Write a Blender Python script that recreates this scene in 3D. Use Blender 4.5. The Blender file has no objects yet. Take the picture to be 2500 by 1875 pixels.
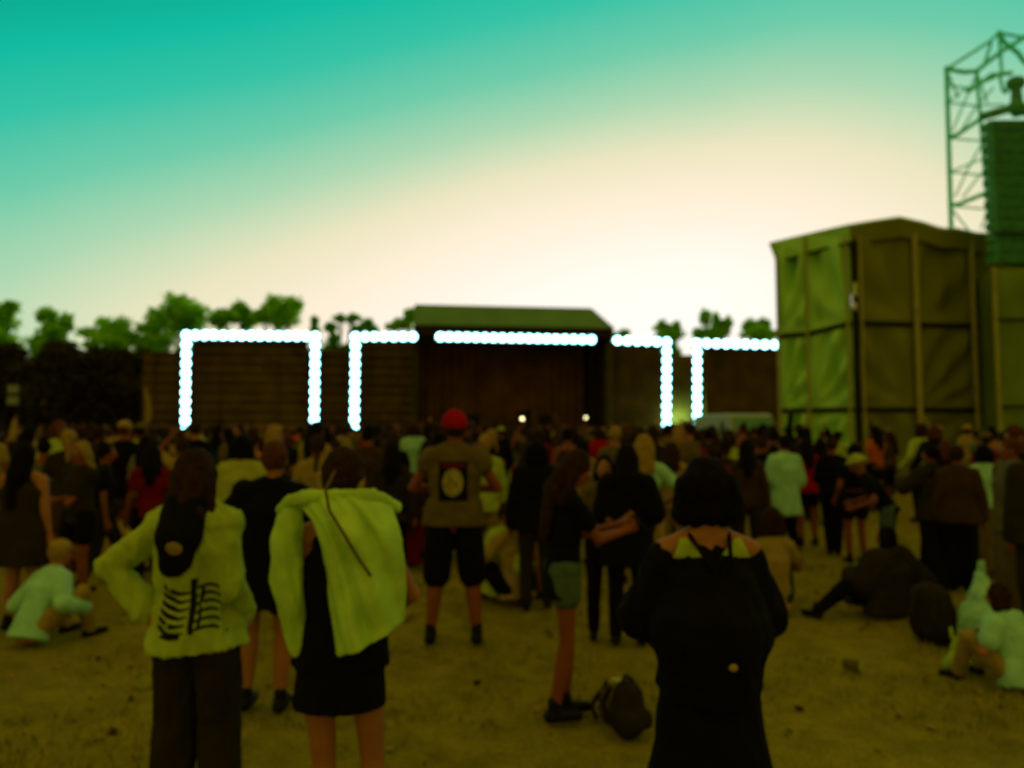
import bpy, bmesh, math, random
import numpy as np
from mathutils import Vector, Matrix, noise
from mathutils.bvhtree import BVHTree
R = math.radians
random.seed(7); rng = np.random.default_rng(7)
SC = bpy.context.scene
COL = SC.collection

# ------------------------------------------------------------------ camera
F = 1805.0                       # focal length in pixels of the 2500 px wide photograph
HC = 1.71                        # eye height
TILT = math.atan(112.5/F)
cam_d = bpy.data.cameras.new('camera'); cam = bpy.data.objects.new('camera', cam_d); COL.objects.link(cam)
cam.location = (0, 0, HC); cam.rotation_euler = (math.pi/2+TILT, 0, 0)
cam_d.sensor_width = 36; cam_d.lens = F/2500*36; cam_d.clip_start = .05; cam_d.clip_end = 3000
cam_d.dof.use_dof = True; cam_d.dof.focus_distance = 1.0; cam_d.dof.aperture_fstop = 2.9
SC.camera = cam

def at(px, py, Y):
    a = (px-1250)/F; b = (937.5-py)/F
    k = Y/(math.cos(TILT)-b*math.sin(TILT))
    return Vector((a*k, Y, HC+k*(math.sin(TILT)+b*math.cos(TILT))))

# ------------------------------------------------------------------ sky, sun, exposure
W = bpy.data.worlds.new('World'); SC.world = W; W.use_nodes = True
nt = W.node_tree; nt.nodes.clear()
def N(t, **k):
    n = nt.nodes.new(t)
    for a, b in k.items(): setattr(n, a, b)
    return n
def lin(c): return tuple((x/255/12.92 if x/255 <= .04045 else ((x/255+.055)/1.055)**2.4) for x in c)
def MA(op, a, b=None):
    n = N('ShaderNodeMath', operation=op)
    for i, v in enumerate((a, b)):
        if v is None: continue
        if isinstance(v, (int, float)): n.inputs[i].default_value = v
        else: nt.links.new(v, n.inputs[i])
    return n.outputs[0]
tc = N('ShaderNodeTexCoord'); sp = N('ShaderNodeSeparateXYZ'); nt.links.new(tc.outputs['Generated'], sp.inputs[0])
X, Y, Z = sp.outputs
az = MA('ARCTAN2', X, Y)                       # 0 straight ahead, + to the right
el = MA('ARCSINE', Z)
# elongated after-glow round the place where the sun went down (right of the stage), leaning to the upper right
dx = MA('SUBTRACT', az, R(12)); dz = MA('SUBTRACT', el, R(8))
e1 = MA('MULTIPLY', MA('SUBTRACT', dx, MA('MULTIPLY', MA('MAXIMUM', dz, -.05), .36)), MA('ADD', .0, MA('ADD', MA('MULTIPLY', MA('MAXIMUM', dz, 0.0), .9), .76)))
e1 = MA('MAXIMUM', MA('MULTIPLY', e1, 1.55), MA('MULTIPLY', e1, -1.0))
e2 = MA('MAXIMUM', MA('MULTIPLY', dz, 2.3), MA('MULTIPLY', dz, -.9))
dist = MA('SQRT', MA('ADD', MA('MULTIPLY', e1, e1), MA('MULTIPLY', e2, e2)))
nz = N('ShaderNodeTexNoise'); nz.inputs['Scale'].default_value = 2.5; nz.inputs['Detail'].default_value = 2
nt.links.new(tc.outputs['Generated'], nz.inputs['Vector'])
dist = MA('ADD', dist, MA('MULTIPLY', MA('SUBTRACT', nz.outputs['Fac'], .5), .07))
ramp = N('ShaderNodeValToRGB'); nt.links.new(MA('DIVIDE', dist, 1.6), ramp.inputs[0])
stops = [(0, (255, 255, 250)), (.11, (255, 252, 240)), (.23, (254, 239, 214)), (.32, (234, 229, 192)), (.41, (172, 215, 177)), (.50, (110, 203, 169)),
         (.60, (50, 194, 165)), (.69, (8, 187, 160)), (.78, (0, 168, 140)), (.88, (110, 150, 90)), (.99, (160, 144, 62))]
el_ = ramp.color_ramp.elements
while len(el_) < len(stops): el_.new(.5)
for e, (p, c) in zip(el_, stops): e.position = p; e.color = (*lin(c), 1)
sky = N('ShaderNodeTexSky', sky_type='NISHITA'); sky.sun_disc = False
SUN_EL, SUN_AZ = R(2.5), R(14)
sky.sun_elevation = SUN_EL; sky.sun_rotation = SUN_AZ; sky.air_density = 1.5; sky.dust_density = 2
b1 = N('ShaderNodeBackground'); b1.inputs['Strength'].default_value = 1.0; nt.links.new(ramp.outputs[0], b1.inputs['Color'])
b2 = N('ShaderNodeBackground'); b2.inputs['Strength'].default_value = .004; nt.links.new(sky.outputs[0], b2.inputs['Color'])
ad = N('ShaderNodeAddShader'); nt.links.new(b1.outputs[0], ad.inputs[0]); nt.links.new(b2.outputs[0], ad.inputs[1])
ow = N('ShaderNodeOutputWorld'); nt.links.new(ad.outputs[0], ow.inputs['Surface'])
sl = bpy.data.lights.new('sun', 'SUN'); sl.energy = .5; sl.angle = R(12); sl.color = (1, .86, .6)
so = bpy.data.objects.new('sun', sl); COL.objects.link(so)
so.rotation_euler = Vector((-math.sin(SUN_AZ), -math.cos(SUN_AZ), -math.tan(R(4)))).to_track_quat('-Z', 'Y').to_euler()
vs = SC.view_settings; SC.display_settings.display_device = 'sRGB'
vs.view_transform = 'Standard'; vs.look = 'None'; vs.exposure = 0; vs.gamma = 1; vs.use_curve_mapping = False

# ------------------------------------------------------------------ helpers
MATS = {}
def mat(name, col, rough=.9, var=.25, scale=12, bump=.0, bscale=60, emit=None, spec=.15, metal=0, fabric=False):
    if name in MATS: return MATS[name]
    m = bpy.data.materials.new(name); m.use_nodes = True; t = m.node_tree; p = t.nodes['Principled BSDF']
    p.inputs['Roughness'].default_value = rough; p.inputs['Specular IOR Level'].default_value = spec; p.inputs['Metallic'].default_value = metal
    c = t.nodes.new('ShaderNodeTexCoord'); n = t.nodes.new('ShaderNodeTexNoise'); n.inputs['Scale'].default_value = scale; n.inputs['Detail'].default_value = 4
    t.links.new(c.outputs['Object'], n.inputs['Vector'])
    r = t.nodes.new('ShaderNodeValToRGB'); t.links.new(n.outputs['Fac'], r.inputs[0])
    r.color_ramp.elements[0].position = .3; r.color_ramp.elements[1].position = .7
    r.color_ramp.elements[0].color = (*[x*(1-var) for x in col], 1); r.color_ramp.elements[1].color = (*[min(1, x*(1+var)) for x in col], 1)
    t.links.new(r.outputs[0], p.inputs['Base Color'])
    if bump:
        b = t.nodes.new('ShaderNodeBump'); b.inputs['Strength'].default_value = bump; b.inputs['Distance'].default_value = .02
        n2 = t.nodes.new('ShaderNodeTexNoise'); n2.inputs['Scale'].default_value = bscale; n2.inputs['Detail'].default_value = 5
        t.links.new(c.outputs['Object'], n2.inputs['Vector']); t.links.new(n2.outputs['Fac'], b.inputs['Height']); t.links.new(b.outputs[0], p.inputs['Normal'])
    if emit:
        p.inputs['Emission Color'].default_value = (*emit[0], 1); p.inputs['Emission Strength'].default_value = emit[1]
    MATS[name] = m
    return m
def tag(o, label=None, cat=None, group=None, kind=None):
    if label: o['label'] = label
    if cat: o['category'] = cat
    if group: o['group'] = group
    if kind: o['kind'] = kind
    return o
def link(name, me, m=None, parent=None, smooth=False):
    o = bpy.data.objects.new(name, me); COL.objects.link(o)
    if m is not None:
        for x in (m if isinstance(m, list) else [m]): me.materials.append(x)
    if parent: o.parent = parent
    if smooth and len(me.polygons): me.polygons.foreach_set('use_smooth', [True]*len(me.polygons))
    return o
def empty(name, loc, rz=0, **k):
    o = bpy.data.objects.new(name, None); COL.objects.link(o); o.location = loc; o.rotation_euler = (0, 0, rz); o.empty_display_size = .2
    return tag(o, **k)
class MB:
    """collects shapes into one mesh"""
    def __init__(s): s.v = []; s.f = []; s.mi = []
    def add(s, vs, fs, mi=0):
        o = len(s.v); s.v += [tuple(v) for v in vs]; s.f += [tuple(i+o for i in f) for f in fs]; s.mi += [mi]*len(fs)
    def box(s, c, d, rot=None, mi=0):
        vs = [Vector((x*d[0]/2, y*d[1]/2, z*d[2]/2)) for x in (-1, 1) for y in (-1, 1) for z in (-1, 1)]
        if rot is not None: vs = [rot @ v for v in vs]
        s.add([v+Vector(c) for v in vs], [(0, 1, 3, 2), (4, 6, 7, 5), (0, 4, 5, 1), (2, 3, 7, 6), (0, 2, 6, 4), (1, 5, 7, 3)], mi)
    def seg(s, p0, p1, r0, r1=None, u=None, k=1.0, n=12, flat=False, mi=0, hr=3):
        """tapered capsule; u, k stretch it sideways"""
        p0 = Vector(p0); p1 = Vector(p1); r1 = r0 if r1 is None else r1
        d = p1-p0; L = d.length; d = d/L if L > 1e-6 else Vector((0, 0, 1))
        if u is None: u = Vector((1, 0, 0)) if abs(d.x) < .9 else Vector((0, 1, 0))
        u = Vector(u); u = (u-d*u.dot(d)).normalized(); v = d.cross(u)
        rings = []
        if flat: rings = [(p0, r0), (p1, r1)]
        else:
            for i in range(hr):
                a = math.pi/2*(i+.35)/(hr); rings.append((p0-d*r0*math.cos(a), r0*math.sin(a)))
            rings += [(p0, r0), (p1, r1)]
            for i in range(hr-1, -1, -1):
                a = math.pi/2*(i+.35)/(hr); rings.append((p1+d*r1*math.cos(a), r1*math.sin(a)))
        vs = []
        for c, r in rings:
            for j in range(n):
                t = 2*math.pi*j/n; vs.append(c+u*(math.cos(t)*r*k)+v*(math.sin(t)*r))
        fs = []
        for i in range(len(rings)-1):
            for j in range(n): fs.append((i*n+j, i*n+(j+1) % n, (i+1)*n+(j+1) % n, (i+1)*n+j))
        fs.append(tuple(range(n-1, -1, -1))); m = (len(rings)-1)*n; fs.append(tuple(range(m, m+n)))
        s.add(vs, fs, mi)
    def ell(s, c, r, rot=None, n=14, m=8, mi=0):
        vs = []; c = Vector(c)
        for i in range(1, m):
            a = math.pi*i/m
            for j in range(n):
                b = 2*math.pi*j/n; p = Vector((r[0]*math.sin(a)*math.cos(b), r[1]*math.sin(a)*math.sin(b), r[2]*math.cos(a)))
                vs.append(c+(rot @ p if rot is not None else p))
        fs = []
        for i in range(m-2):
            for j in range(n): fs.append((i*n+j, (i+1)*n+j, (i+1)*n+(j+1) % n, i*n+(j+1) % n))
        t = Vector((0, 0, r[2])); vs.append(c+(rot @ t if rot is not None else t)); vs.append(c-(rot @ t if rot is not None else t))
        T = len(vs)-2
        for j in range(n): fs.append((T, j, (j+1) % n)); fs.append((T+1, (m-2)*n+(j+1) % n, (m-2)*n+j))
        s.add(vs, fs, mi)
    def mesh(s, name):
        me = bpy.data.meshes.new(name); me.from_pydata(s.v, [], s.f)
        if any(s.mi): me.polygons.foreach_set('material_index', s.mi)
        me.update(); return me
    def build(s, name, m, parent=None, smooth=False): return link(name, s.mesh(name), m, parent, smooth)
    def fuse(s, name, m, parent, vox, sm=3, folds=0.0, fscale=9, seed=0):
        """voxel-remesh everything into ONE continuous surface"""
        me = s.mesh(name+'_src'); o = bpy.data.objects.new('tmp', me); COL.objects.link(o)
        md = o.modifiers.new('r', 'REMESH'); md.mode = 'VOXEL'; md.voxel_size = vox; md.use_smooth_shade = True
        ms = o.modifiers.new('s', 'SMOOTH'); ms.iterations = sm; ms.factor = .6
        dg = bpy.context.evaluated_depsgraph_get(); dg.update()
        out = bpy.data.meshes.new_from_object(o.evaluated_get(dg)); out.name = name
        bpy.data.objects.remove(o); bpy.data.meshes.remove(me)
        if folds:
            nrm = [v.normal.copy() for v in out.vertices]
            for v, nn in zip(out.vertices, nrm):
                p = v.co
                q = Vector((p.x*fscale+seed, p.y*fscale, p.z*fscale*.45+p.x*3))
                v.co = p+nn*folds*(.8*noise.noise(q)+1.1*(.28-abs(noise.noise(q*1.6+Vector((5, p.x*9, 0)))))+.3*noise.noise(q*4))
        out.update()
        return link(name, out, m, parent, True)

# ------------------------------------------------------------------ materials
skin_m = [mat('skin_tan', (.24, .065, .012), .6, .12, 8, .1, 40), mat('skin_pale', (.36, .14, .03), .6, .1, 8, .1, 40), mat('skin_dark', (.13, .045, .012), .6, .12, 8, .1, 40)]
def cloth(name, col, **k): return mat('cloth_'+name, col, .93, k.get('var', .2), k.get('scale', 7), .35, 22, spec=.08)
C_ = {
 'black': cloth('black', (.006, .005, .002)), 'charcoal': cloth('charcoal', (.026, .019, .006)), 'brown': cloth('brown', (.05, .026, .008)),
 'olive': cloth('olive', (.12, .085, .016)), 'khaki': cloth('khaki', (.32, .22, .04)), 'cream': cloth('cream', (.36, .38, .05)),
 'white': cloth('white', (.32, .62, .34)), 'pale green': cloth('pale_green', (.37, .47, .04)), 'red': cloth('red', (.34, .004, .003)),
 'dark red': cloth('dark_red', (.16, .006, .003)), 'orange': cloth('orange', (.5, .1, .01)), 'dark green': cloth('dark_green', (.01, .045, .012)),
 'denim': cloth('denim', (.07, .11, .055)), 'grey': cloth('grey', (.16, .15, .07))}
HAIR = {'black': mat('hair_black', (.006, .004, .002), .85, .4, 30, .6, 90, spec=.08), 'brown': mat('hair_brown', (.03, .012, .003), .85, .4, 30, .6, 90, spec=.08),
        'auburn': mat('hair_auburn', (.09, .026, .005), .8, .4, 30, .6, 90, spec=.08), 'blond': mat('hair_blond', (.3, .18, .02), .8, .3, 30, .6, 90, spec=.08)}
M_shoe = mat('shoe_black', (.008, .006, .003), .6, .3, 20); M_eye = mat('eye_white', (.6, .6, .45), .3, .05); M_iris = mat('iris', (.01, .006, .003), .2, .05)
M_sole = mat('shoe_sole', (.05, .04, .015), .8, .3, 20)

# ------------------------------------------------------------------ people
def ik(a, b, l1, l2, hint):
    a = Vector(a); b = Vector(b); d = b-a; L = d.length
    if L > (l1+l2)*.995: d = d*((l1+l2)*.995/L); b = a+d; L = d.length
    x = (l1*l1-l2*l2+L*L)/(2*L); hh = math.sqrt(max(l1*l1-x*x, 0)); dn = d.normalized()
    hv = Vector(hint); hv = hv-dn*hv.dot(dn); hv = hv.normalized() if hv.length > 1e-5 else Vector((0, 0, 1))
    return a+dn*x+hv*hh, b
def hand(mb, w, d, side, s, curl, nrm=None):
    """palm, four unequal bent fingers and a thumb from the palm's side"""
    d = d.normalized(); n = Vector(nrm) if nrm is not None else Vector((-side, 0, 0)); n = (n-d*n.dot(d))
    n = n.normalized() if n.length > 1e-4 else Vector((0, 1, 0)); a = d.cross(n)*(side)      # a: towards the thumb
    mb.seg(w, w+d*.075*s, .026*s, .03*s, u=a, k=1.25)
    for i, L in enumerate((.068, .078, .073, .056)):
        o = a*((1.5-i)*.0195*s); b0 = w+d*.085*s+o; c = curl*(1+.12*i)
        d1 = (d*math.cos(c*.8)+n*math.sin(c*.8)+a*(1.5-i)*.05).normalized(); d2 = (d*math.cos(c*1.9)+n*math.sin(c*1.9)).normalized()
        b1 = b0+d1*L*.55*s; mb.seg(b0-d*.02*s, b1, .0092*s, .0086*s, n=8); mb.seg(b1, b1+d2*L*.5*s, .0086*s, .007*s, n=8)
    t0 = w+d*.03*s+a*.03*s; t1 = t0+(d*.7+a*.55+n*.35).normalized()*.035*s
    mb.seg(t0, t1, .0125*s, .0105*s, n=8); mb.seg(t1, t1+(d*.9+a*.1+n*.4).normalized()*.03*s, .0105*s, .008*s, n=8)
def person(label, loc, h=1.68, rz=0, hair=('short', 'brown'), top=('tee', 'black'), bottom=('trousers', 'black'), skin=0, lean=0, side_lean=0,
           head_turn=(0, 0), wl=(-.27, .03, .78), wr=(.27, .03, .78), el=(-.5, -1, 0), er=(.5, -1, 0), pelvis=(0, 0, .93), al=(-.11, 0, .08), ar=(.11, 0, .08),
           kl=(0, 1, .1), kr=(0, 1, .1), build=1.0, vox=.014, hat=None, curl=.5, hn=None, group=None, shoes=True, name='person', face=False, loose=.0, folds=0.006, slv=None, slen=.5, tlow=0, dlen=.33, dwid=.135, palm=(None, None), no_eval=False):
    s = h/1.7; V = lambda p: Vector(p)*s
    root = empty(name, loc, rz, label=label, cat='person', group=group)
    root['cat_'] = 1; del root['cat_']
    P = V(pelvis); lf, ls = R(lean), R(side_lean)
    sd = Vector((math.sin(ls), math.sin(lf)*math.cos(ls), math.cos(lf)*math.cos(ls)))
    S = Vector((math.cos(ls), 0, -math.sin(ls))); Fd = sd.cross(S)*1.0
    if Fd.y < 0: Fd = -Fd
    wst = P+sd*.13*s; ch = P+sd*.34*s; nb = P+sd*.50*s; 
    ht, hp = R(head_turn[0]), R(head_turn[1])
    hrot = Matrix.Rotation(ht, 3, 'Z') @ Matrix.Rotation(-lf*.5-hp, 3, 'X') @ Matrix.Rotation(ls*.5, 3, 'Y')
    hc = nb+sd*.05*s+(hrot @ Vector((0, .015, .105)))*s
    shL = P+sd*.435*s-S*.158*s*build; shR = P+sd*.435*s+S*.158*s*build
    eL, wL = ik(shL, V(wl), .285*s, .25*s, el); eR, wR = ik(shR, V(wr), .285*s, .25*s, er)
    hL = P-S*.095*s; hR = P+S*.095*s
    kL, aL = ik(hL, V(al), .43*s, .42*s, kl); kR, aR = ik(hR, V(ar), .43*s, .42*s, kr)
    b = build
    # skin: one continuous surface
    mb = MB()
    mb.seg(P-sd*.03*s, wst, .095*s, .085*s, u=S, k=1.45*b); mb.seg(wst, ch, .083*s, .1*s, u=S, k=1.4*b)
    mb.seg(ch, P+sd*.43*s, .1*s, .065*s, u=S, k=1.45*b); mb.seg(shL, shR, .05*s, .05*s)
    for q_ in (shL, shR): mb.seg(nb+sd*.0*s, q_, .05*s, .045*s)
    mb.seg(P+sd*.44*s, nb+sd*.05*s, .056*s, .05*s); mb.seg(nb, hc-sd*.03*s, .05*s, .048*s)
    for sg, sh, e, w in ((-1, shL, eL, wL), (1, shR, eR, wR)):
        mb.seg(sh, e, .047*s*b, .036*s*b); mb.seg(e, w, .038*s*b, .025*s)
        if vox < .03: hand(mb, w, (w-e), sg, s, curl, palm[0] if sg < 0 else palm[1])
        else: mb.seg(w, w+(w-e).normalized()*.12*s, .03*s, .022*s)
    for hj, k, a in ((hL, kL, aL), (hR, kR, aR)):
        mb.seg(hj, k, .082*s*b, .052*s*b); mb.seg(k, k+(a-k)*.35, .052*s*b, .055*s*b); mb.seg(k+(a-k)*.35, a, .055*s*b, .034*s)
        fd = Vector((0, 1, 0)) if abs((a-k).normalized().z) > .5 else Vector((0, .4, .9))
        mb.seg(a+Vector((0, -.03*s, -.03*s)), a+fd*.14*s+Vector((0, 0, -.045*s)), .035*s, .026*s)
    mb.ell(hc, (.073*s, .092*s, .112*s), hrot)
    mb.ell(hc+hrot @ Vector((0, .03, -.055))*s, (.052*s, .06*s, .06*s), hrot)
    mb.seg(hc+hrot @ Vector((0, .085, .01))*s, hc+hrot @ Vector((0, .107, -.028))*s, .009*s, .014*s, n=8)
    mb.ell(hc+hrot @ Vector((0, .083, -.062))*s, (.022*s, .012*s, .009*s), hrot)
    for q in (-1, 1): mb.ell(hc+hrot @ Vector((q*.076, -.005, -.01))*s, (.009*s, .02*s, .031*s), hrot)
    bo = mb.fuse('body', skin_m[skin], root, vox, 3)
    if face:
        for q in (-1, 1):
            e_ = MB(); e_.ell(hc+hrot @ Vector((q*.03, .079, .008))*s, (.014*s, .01*s, .009*s), hrot, 10, 6); eo = e_.build('eye', M_eye, root, True)
            e_ = MB(); e_.ell(hc+hrot @ Vector((q*.03, .086, .008))*s, (.007*s, .005*s, .007*s), hrot, 8, 5); e_.build('iris', M_iris, eo, True)
            e_ = MB(); e_.seg(hc+hrot @ Vector((q*.014, .09, .027))*s, hc+hrot @ Vector((q*.048, .078, .03))*s, .004*s, .003*s, n=6); e_.build('eyebrow', HAIR[hair[1]] if hair[1] in HAIR else HAIR['black'], root)
        e_ = MB(); e_.ell(hc+hrot @ Vector((0, .094, -.062))*s, (.02*s, .006*s, .006*s), hrot, 10, 6); e_.build('mouth', mat('lips', (.3, .04, .015), .5), root, True)
    # top
    kind, colr = top[0], top[1]; mt = C_[colr] if isinstance(colr, str) else colr
    g = .014*s+loose; gs = g if slv is None else .014*s+slv
    if kind:
        mb = MB(); low = tlow or {'crop': .12, 'tank': -.06, 'tee': -.08, 'long': -.08, 'hoodie': -.1, 'jacket': -.14, 'dress': -.05, 'vest': -.06, 'tunic': -.2}[kind]
        mb.seg(P+sd*low*s, wst, ((.108 if kind not in ('hoodie', 'jacket') else .12)*s+g), (.088*s+g), u=S, k=1.54*b, flat=True, n=20)
        mb.seg(wst-sd*.005, ch, .087*s+g, .102*s+g, u=S, k=1.38*b, n=20, flat=True); mb.seg(ch-sd*.01, P+sd*(.40 if kind in ('tank', 'dress') else .445)*s, .102*s+g, .065*s+g*.7, u=S, k=1.42*b, n=20)
        if kind in ('tank', 'dress'):
            for q in (-1, 1): mb.seg(P+sd*.38*s+S*q*.085*s-Fd*.07*s, P+sd*.485*s+S*q*.09*s, .02*s, .018*s); mb.seg(P+sd*.485*s+S*q*.09*s, P+sd*.38*s+S*q*.085*s+Fd*.07*s, .018*s, .02*s)
        else:
            for q_ in (shL, shR): mb.seg(nb-sd*.005*s, q_, .052*s+g*.6, .046*s+g*.8)
            mb.seg(shL, shR, .05*s+g*.8, .05*s+g*.8)
            mb.seg(P+sd*.44*s, nb+sd*.012*s, .066*s+g, .058*s+g*.4, flat=True)
        fr = {'tee': .55, 'long': 1, 'hoodie': 1, 'jacket': 1, 'crop': .5, 'vest': .16, 'tunic': .9}.get(kind)
        if fr:
            for sh, e, w in ((shL, eL, wL), (shR, eR, wR)):
                if fr < 1: mb.seg(sh, sh+(e-sh)*fr, .05*s*b+g, .047*s*b+g*1.2, flat=False if fr > .3 else False, n=14)
                else:
                    mb.seg(sh, e, .048*s*b+gs, .042*s*b+gs, n=14); mb.seg(e, e+(w-e)*.97, .042*s*b+gs, .034*s+gs*.8, n=14)
        if kind in ('hoodie',) and hair[0] != 'long':
            mb.ell(nb-Fd*.085*s+sd*.0*s, (.1*s, .05*s, .085*s), None)
        if kind in ('dress', 'tunic'):
            mb.seg(P+sd*-.02*s, P+Vector((0, 0, -dlen*s if kind == 'dress' else -.26*s)), .1*s+g, dwid*s+g, u=S, k=1.4*b, flat=True, n=20)
        to = mb.fuse({'crop': 'crop_top', 'tank': 'tank_top', 'tee': 'tee_shirt', 'long': 'shirt', 'hoodie': 'hoodie', 'jacket': 'jacket', 'dress': 'dress', 'vest': 'vest', 'tunic': 'tunic'}[kind], mt, root, vox, 2, folds*(1.6 if loose > .01 else 1), 9, random.random()*50)
    else: to = None
    # bottom
    kind2, colr2 = bottom; mt2 = C_[colr2] if isinstance(colr2, str) else colr2
    if kind2:
        mb = MB(); q = .012*s
        mb.seg(P-sd*.05*s, P+sd*.1*s, .104*s+q*.6, .092*s+q*.6, u=S, k=1.43*b, flat=True, n=20); mb.seg(P.lerp(hL, .8), P.lerp(hR, .8), .093*s+q, .093*s+q)
        if kind2 in ('skirt', 'long skirt'):
            L = .42 if kind2 == 'skirt' else .84; wr_ = .15 if kind2 == 'skirt' else .25
            mb.seg(P, P+Vector((0, 0, -L*s)), .108*s, wr_*s, u=S, k=1.35, flat=True, n=24)
        else:
            for hj, k, a in ((hL, kL, aL), (hR, kR, aR)):
                hj = hj.lerp(k, .1)
                if kind2 == 'shorts': mb.seg(hj, hj+(k-hj)*slen, .086*s*b+q, .082*s*b+q, flat=False)
                elif kind2 == 'long shorts': mb.seg(hj, hj+(k-hj)*1.0, .096*s*b+q, .085*s*b+q)
                elif kind2 == 'wide trousers': mb.seg(hj, k, .1*s*b+q, .09*s*b+q); mb.seg(k, a, .09*s*b+q, .095*s*b+q)
                else: mb.seg(hj, k, .088*s*b+q, .06*s*b+q); mb.seg(k, a+(k-a)*.03, .06*s*b+q, .045*s+q)
        mb.fuse(kind2.replace(' ', '_'), mt2, root, vox, 2, folds, 8, random.random()*50)
    if shoes:
        for a, k in ((aL, kL), (aR, kR)):
            up = abs((a-k).normalized().z) > .5; fd = Vector((0, 1, 0)) if up else Vector((0, .35, .93)); dn = Vector((0, 0, -1)) if up else Vector((0, 1, -.3)).normalized()
            mb = MB(); mb.seg(a+dn*.035*s-fd*.03*s, a+fd*.15*s+dn*.042*s, .042*s, .034*s, u=(1, 0, 0), k=1.1); mb.seg(a+dn*.03*s, a-dn*.05*s, .043*s, .042*s)
            sh_ = mb.fuse('shoe', M_shoe, root, min(vox, .018), 2)
    # hair
    st, hcN = hair; mh = HAIR.get(hcN, HAIR['black']); mb = MB()
    if st:
        mb.ell(hc+hrot @ Vector((0, -.018, .022))*s, (.086*s, .094*s, .106*s), hrot)
        if st in ('long', 'very long'):
            L = .34 if st == 'long' else .46
            e0 = hc+hrot @ Vector((0, -.05, 0))*s; e1 = nb-Fd*.105*s; e2 = nb-Fd*.135*s-sd*(L-.16)*s
            mb.seg(e0, e1, .075*s, .055*s, u=S, k=1.25); mb.seg(e1, e2, .05*s, .03*s, u=S, k=1.9)
            for q in (-1, 1): mb.seg(hc+hrot @ Vector((q*.07, -.01, .01))*s, nb+S*q*.09*s-Fd*.06*s-sd*.08*s, .034*s, .026*s)
        if st == 'bob':
            for q in (-1, -.5, 0, .5, 1): mb.seg(hc+hrot @ Vector((q*.07, -.035, .02))*s, hc+hrot @ Vector((q*.088, -.055+abs(q)*.03, -.085))*s, .05*s, .046*s)
        if st == 'bun': mb.ell(hc+hrot @ Vector((0, -.055, .12))*s, (.042*s, .042*s, .038*s), hrot)
        if st == 'ponytail': mb.seg(hc+hrot @ Vector((0, -.1, .05))*s, nb-Fd*.15*s-sd*.1*s, .035*s, .02*s)
        ho = mb.fuse('hair', mh, root, min(vox, .02), 2, .008, 26, random.random()*50)
    if hat:
        hk, hcol = hat; mb = MB()
        if hk == 'beanie': mb.ell(hc+hrot @ Vector((0, -.015, .045))*s, (.095*s, .105*s, .1*s), hrot); mb.seg(hc+hrot @ Vector((0, -.015, .02))*s, hc+hrot @ Vector((0, -.015, .05))*s, .1*s, .1*s, flat=True, n=20)
        if hk == 'cap': mb.ell(hc+hrot @ Vector((0, -.01, .05))*s, (.09*s, .1*s, .08*s), hrot); mb.seg(hc+hrot @ Vector((0, .08, .055))*s, hc+hrot @ Vector((0, .15, .045))*s, .01*s, .008*s, u=hrot @ Vector((1, 0, 0)), k=7)
        if hk == 'bucket hat': mb.ell(hc+hrot @ Vector((0, -.01, .055))*s, (.094*s, .104*s, .08*s), hrot); mb.seg(hc+hrot @ Vector((0, -.01, .03))*s, hc+hrot @ Vector((0, -.01, .06))*s, .16*s, .1*s, flat=True, n=22)
        mb.fuse(hk.replace(' ', '_'), C_[hcol], root, min(vox, .014), 2)
    root['label'] = label
    return dict(root=root, top=to, hc=hc, nb=nb, s=s, P=P, wL=wL, wR=wR, eL=eL, eR=eR, shL=shL, shR=shR, body=bo)
def standing(px, head_y, D):
    """ground position and height of a person whose crown shows at head_y"""
    p = at(px, head_y, D); return Vector((p.x, p.y, 0)), p.z
def decal(o, pts_fn, name, m, parent, ny=-1, off=.003, dirv=(0, 1, 0)):
    """prints a 2-D grid of points (x,z) on the back of a garment: cast rays onto it"""
    bv = BVHTree.FromPolygons([v.co[:] for v in o.data.vertices], [p.vertices[:] for p in o.data.polygons])
    mb = MB()
    for strip in pts_fn:
        vs = []
        for (x, z) in strip:
            hit = bv.ray_cast(Vector((x, ny, z)), Vector(dirv))
            vs.append(hit[0]+Vector((0, -off, 0)) if hit[0] else None)
        n = len(strip)//2
        if any(v is None for v in vs): continue
        mb.add(vs, [(i, i+1, n+i+1, n+i) for i in range(n-1)])
    return mb.build(name, m, parent, True)
def blob_strips(cx, cz, rx, rz, n=10, fn=None):
    out = []
    for i in range(n):
        t0, t1 = -1+2*i/n, -1+2*(i+1)/n; w0, w1 = (math.sqrt(max(0, 1-t*t)) for t in (t0, t1))
        a = [(cx-rx*w0+2*rx*w0*j/6, cz+rz*t0) for j in range(7)]; b = [(cx-rx*w1+2*rx*w1*j/6, cz+rz*t1) for j in range(7)]
        out.append(a+b)
    return out
def rect_strips(x0, x1, z0, z1, n=8):
    return [[(x0+(x1-x0)*j/7, z0+(z1-z0)*i/n) for j in range(8)]+[(x0+(x1-x0)*j/7, z0+(z1-z0)*(i+1)/n) for j in range(8)] for i in range(n)]
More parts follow.
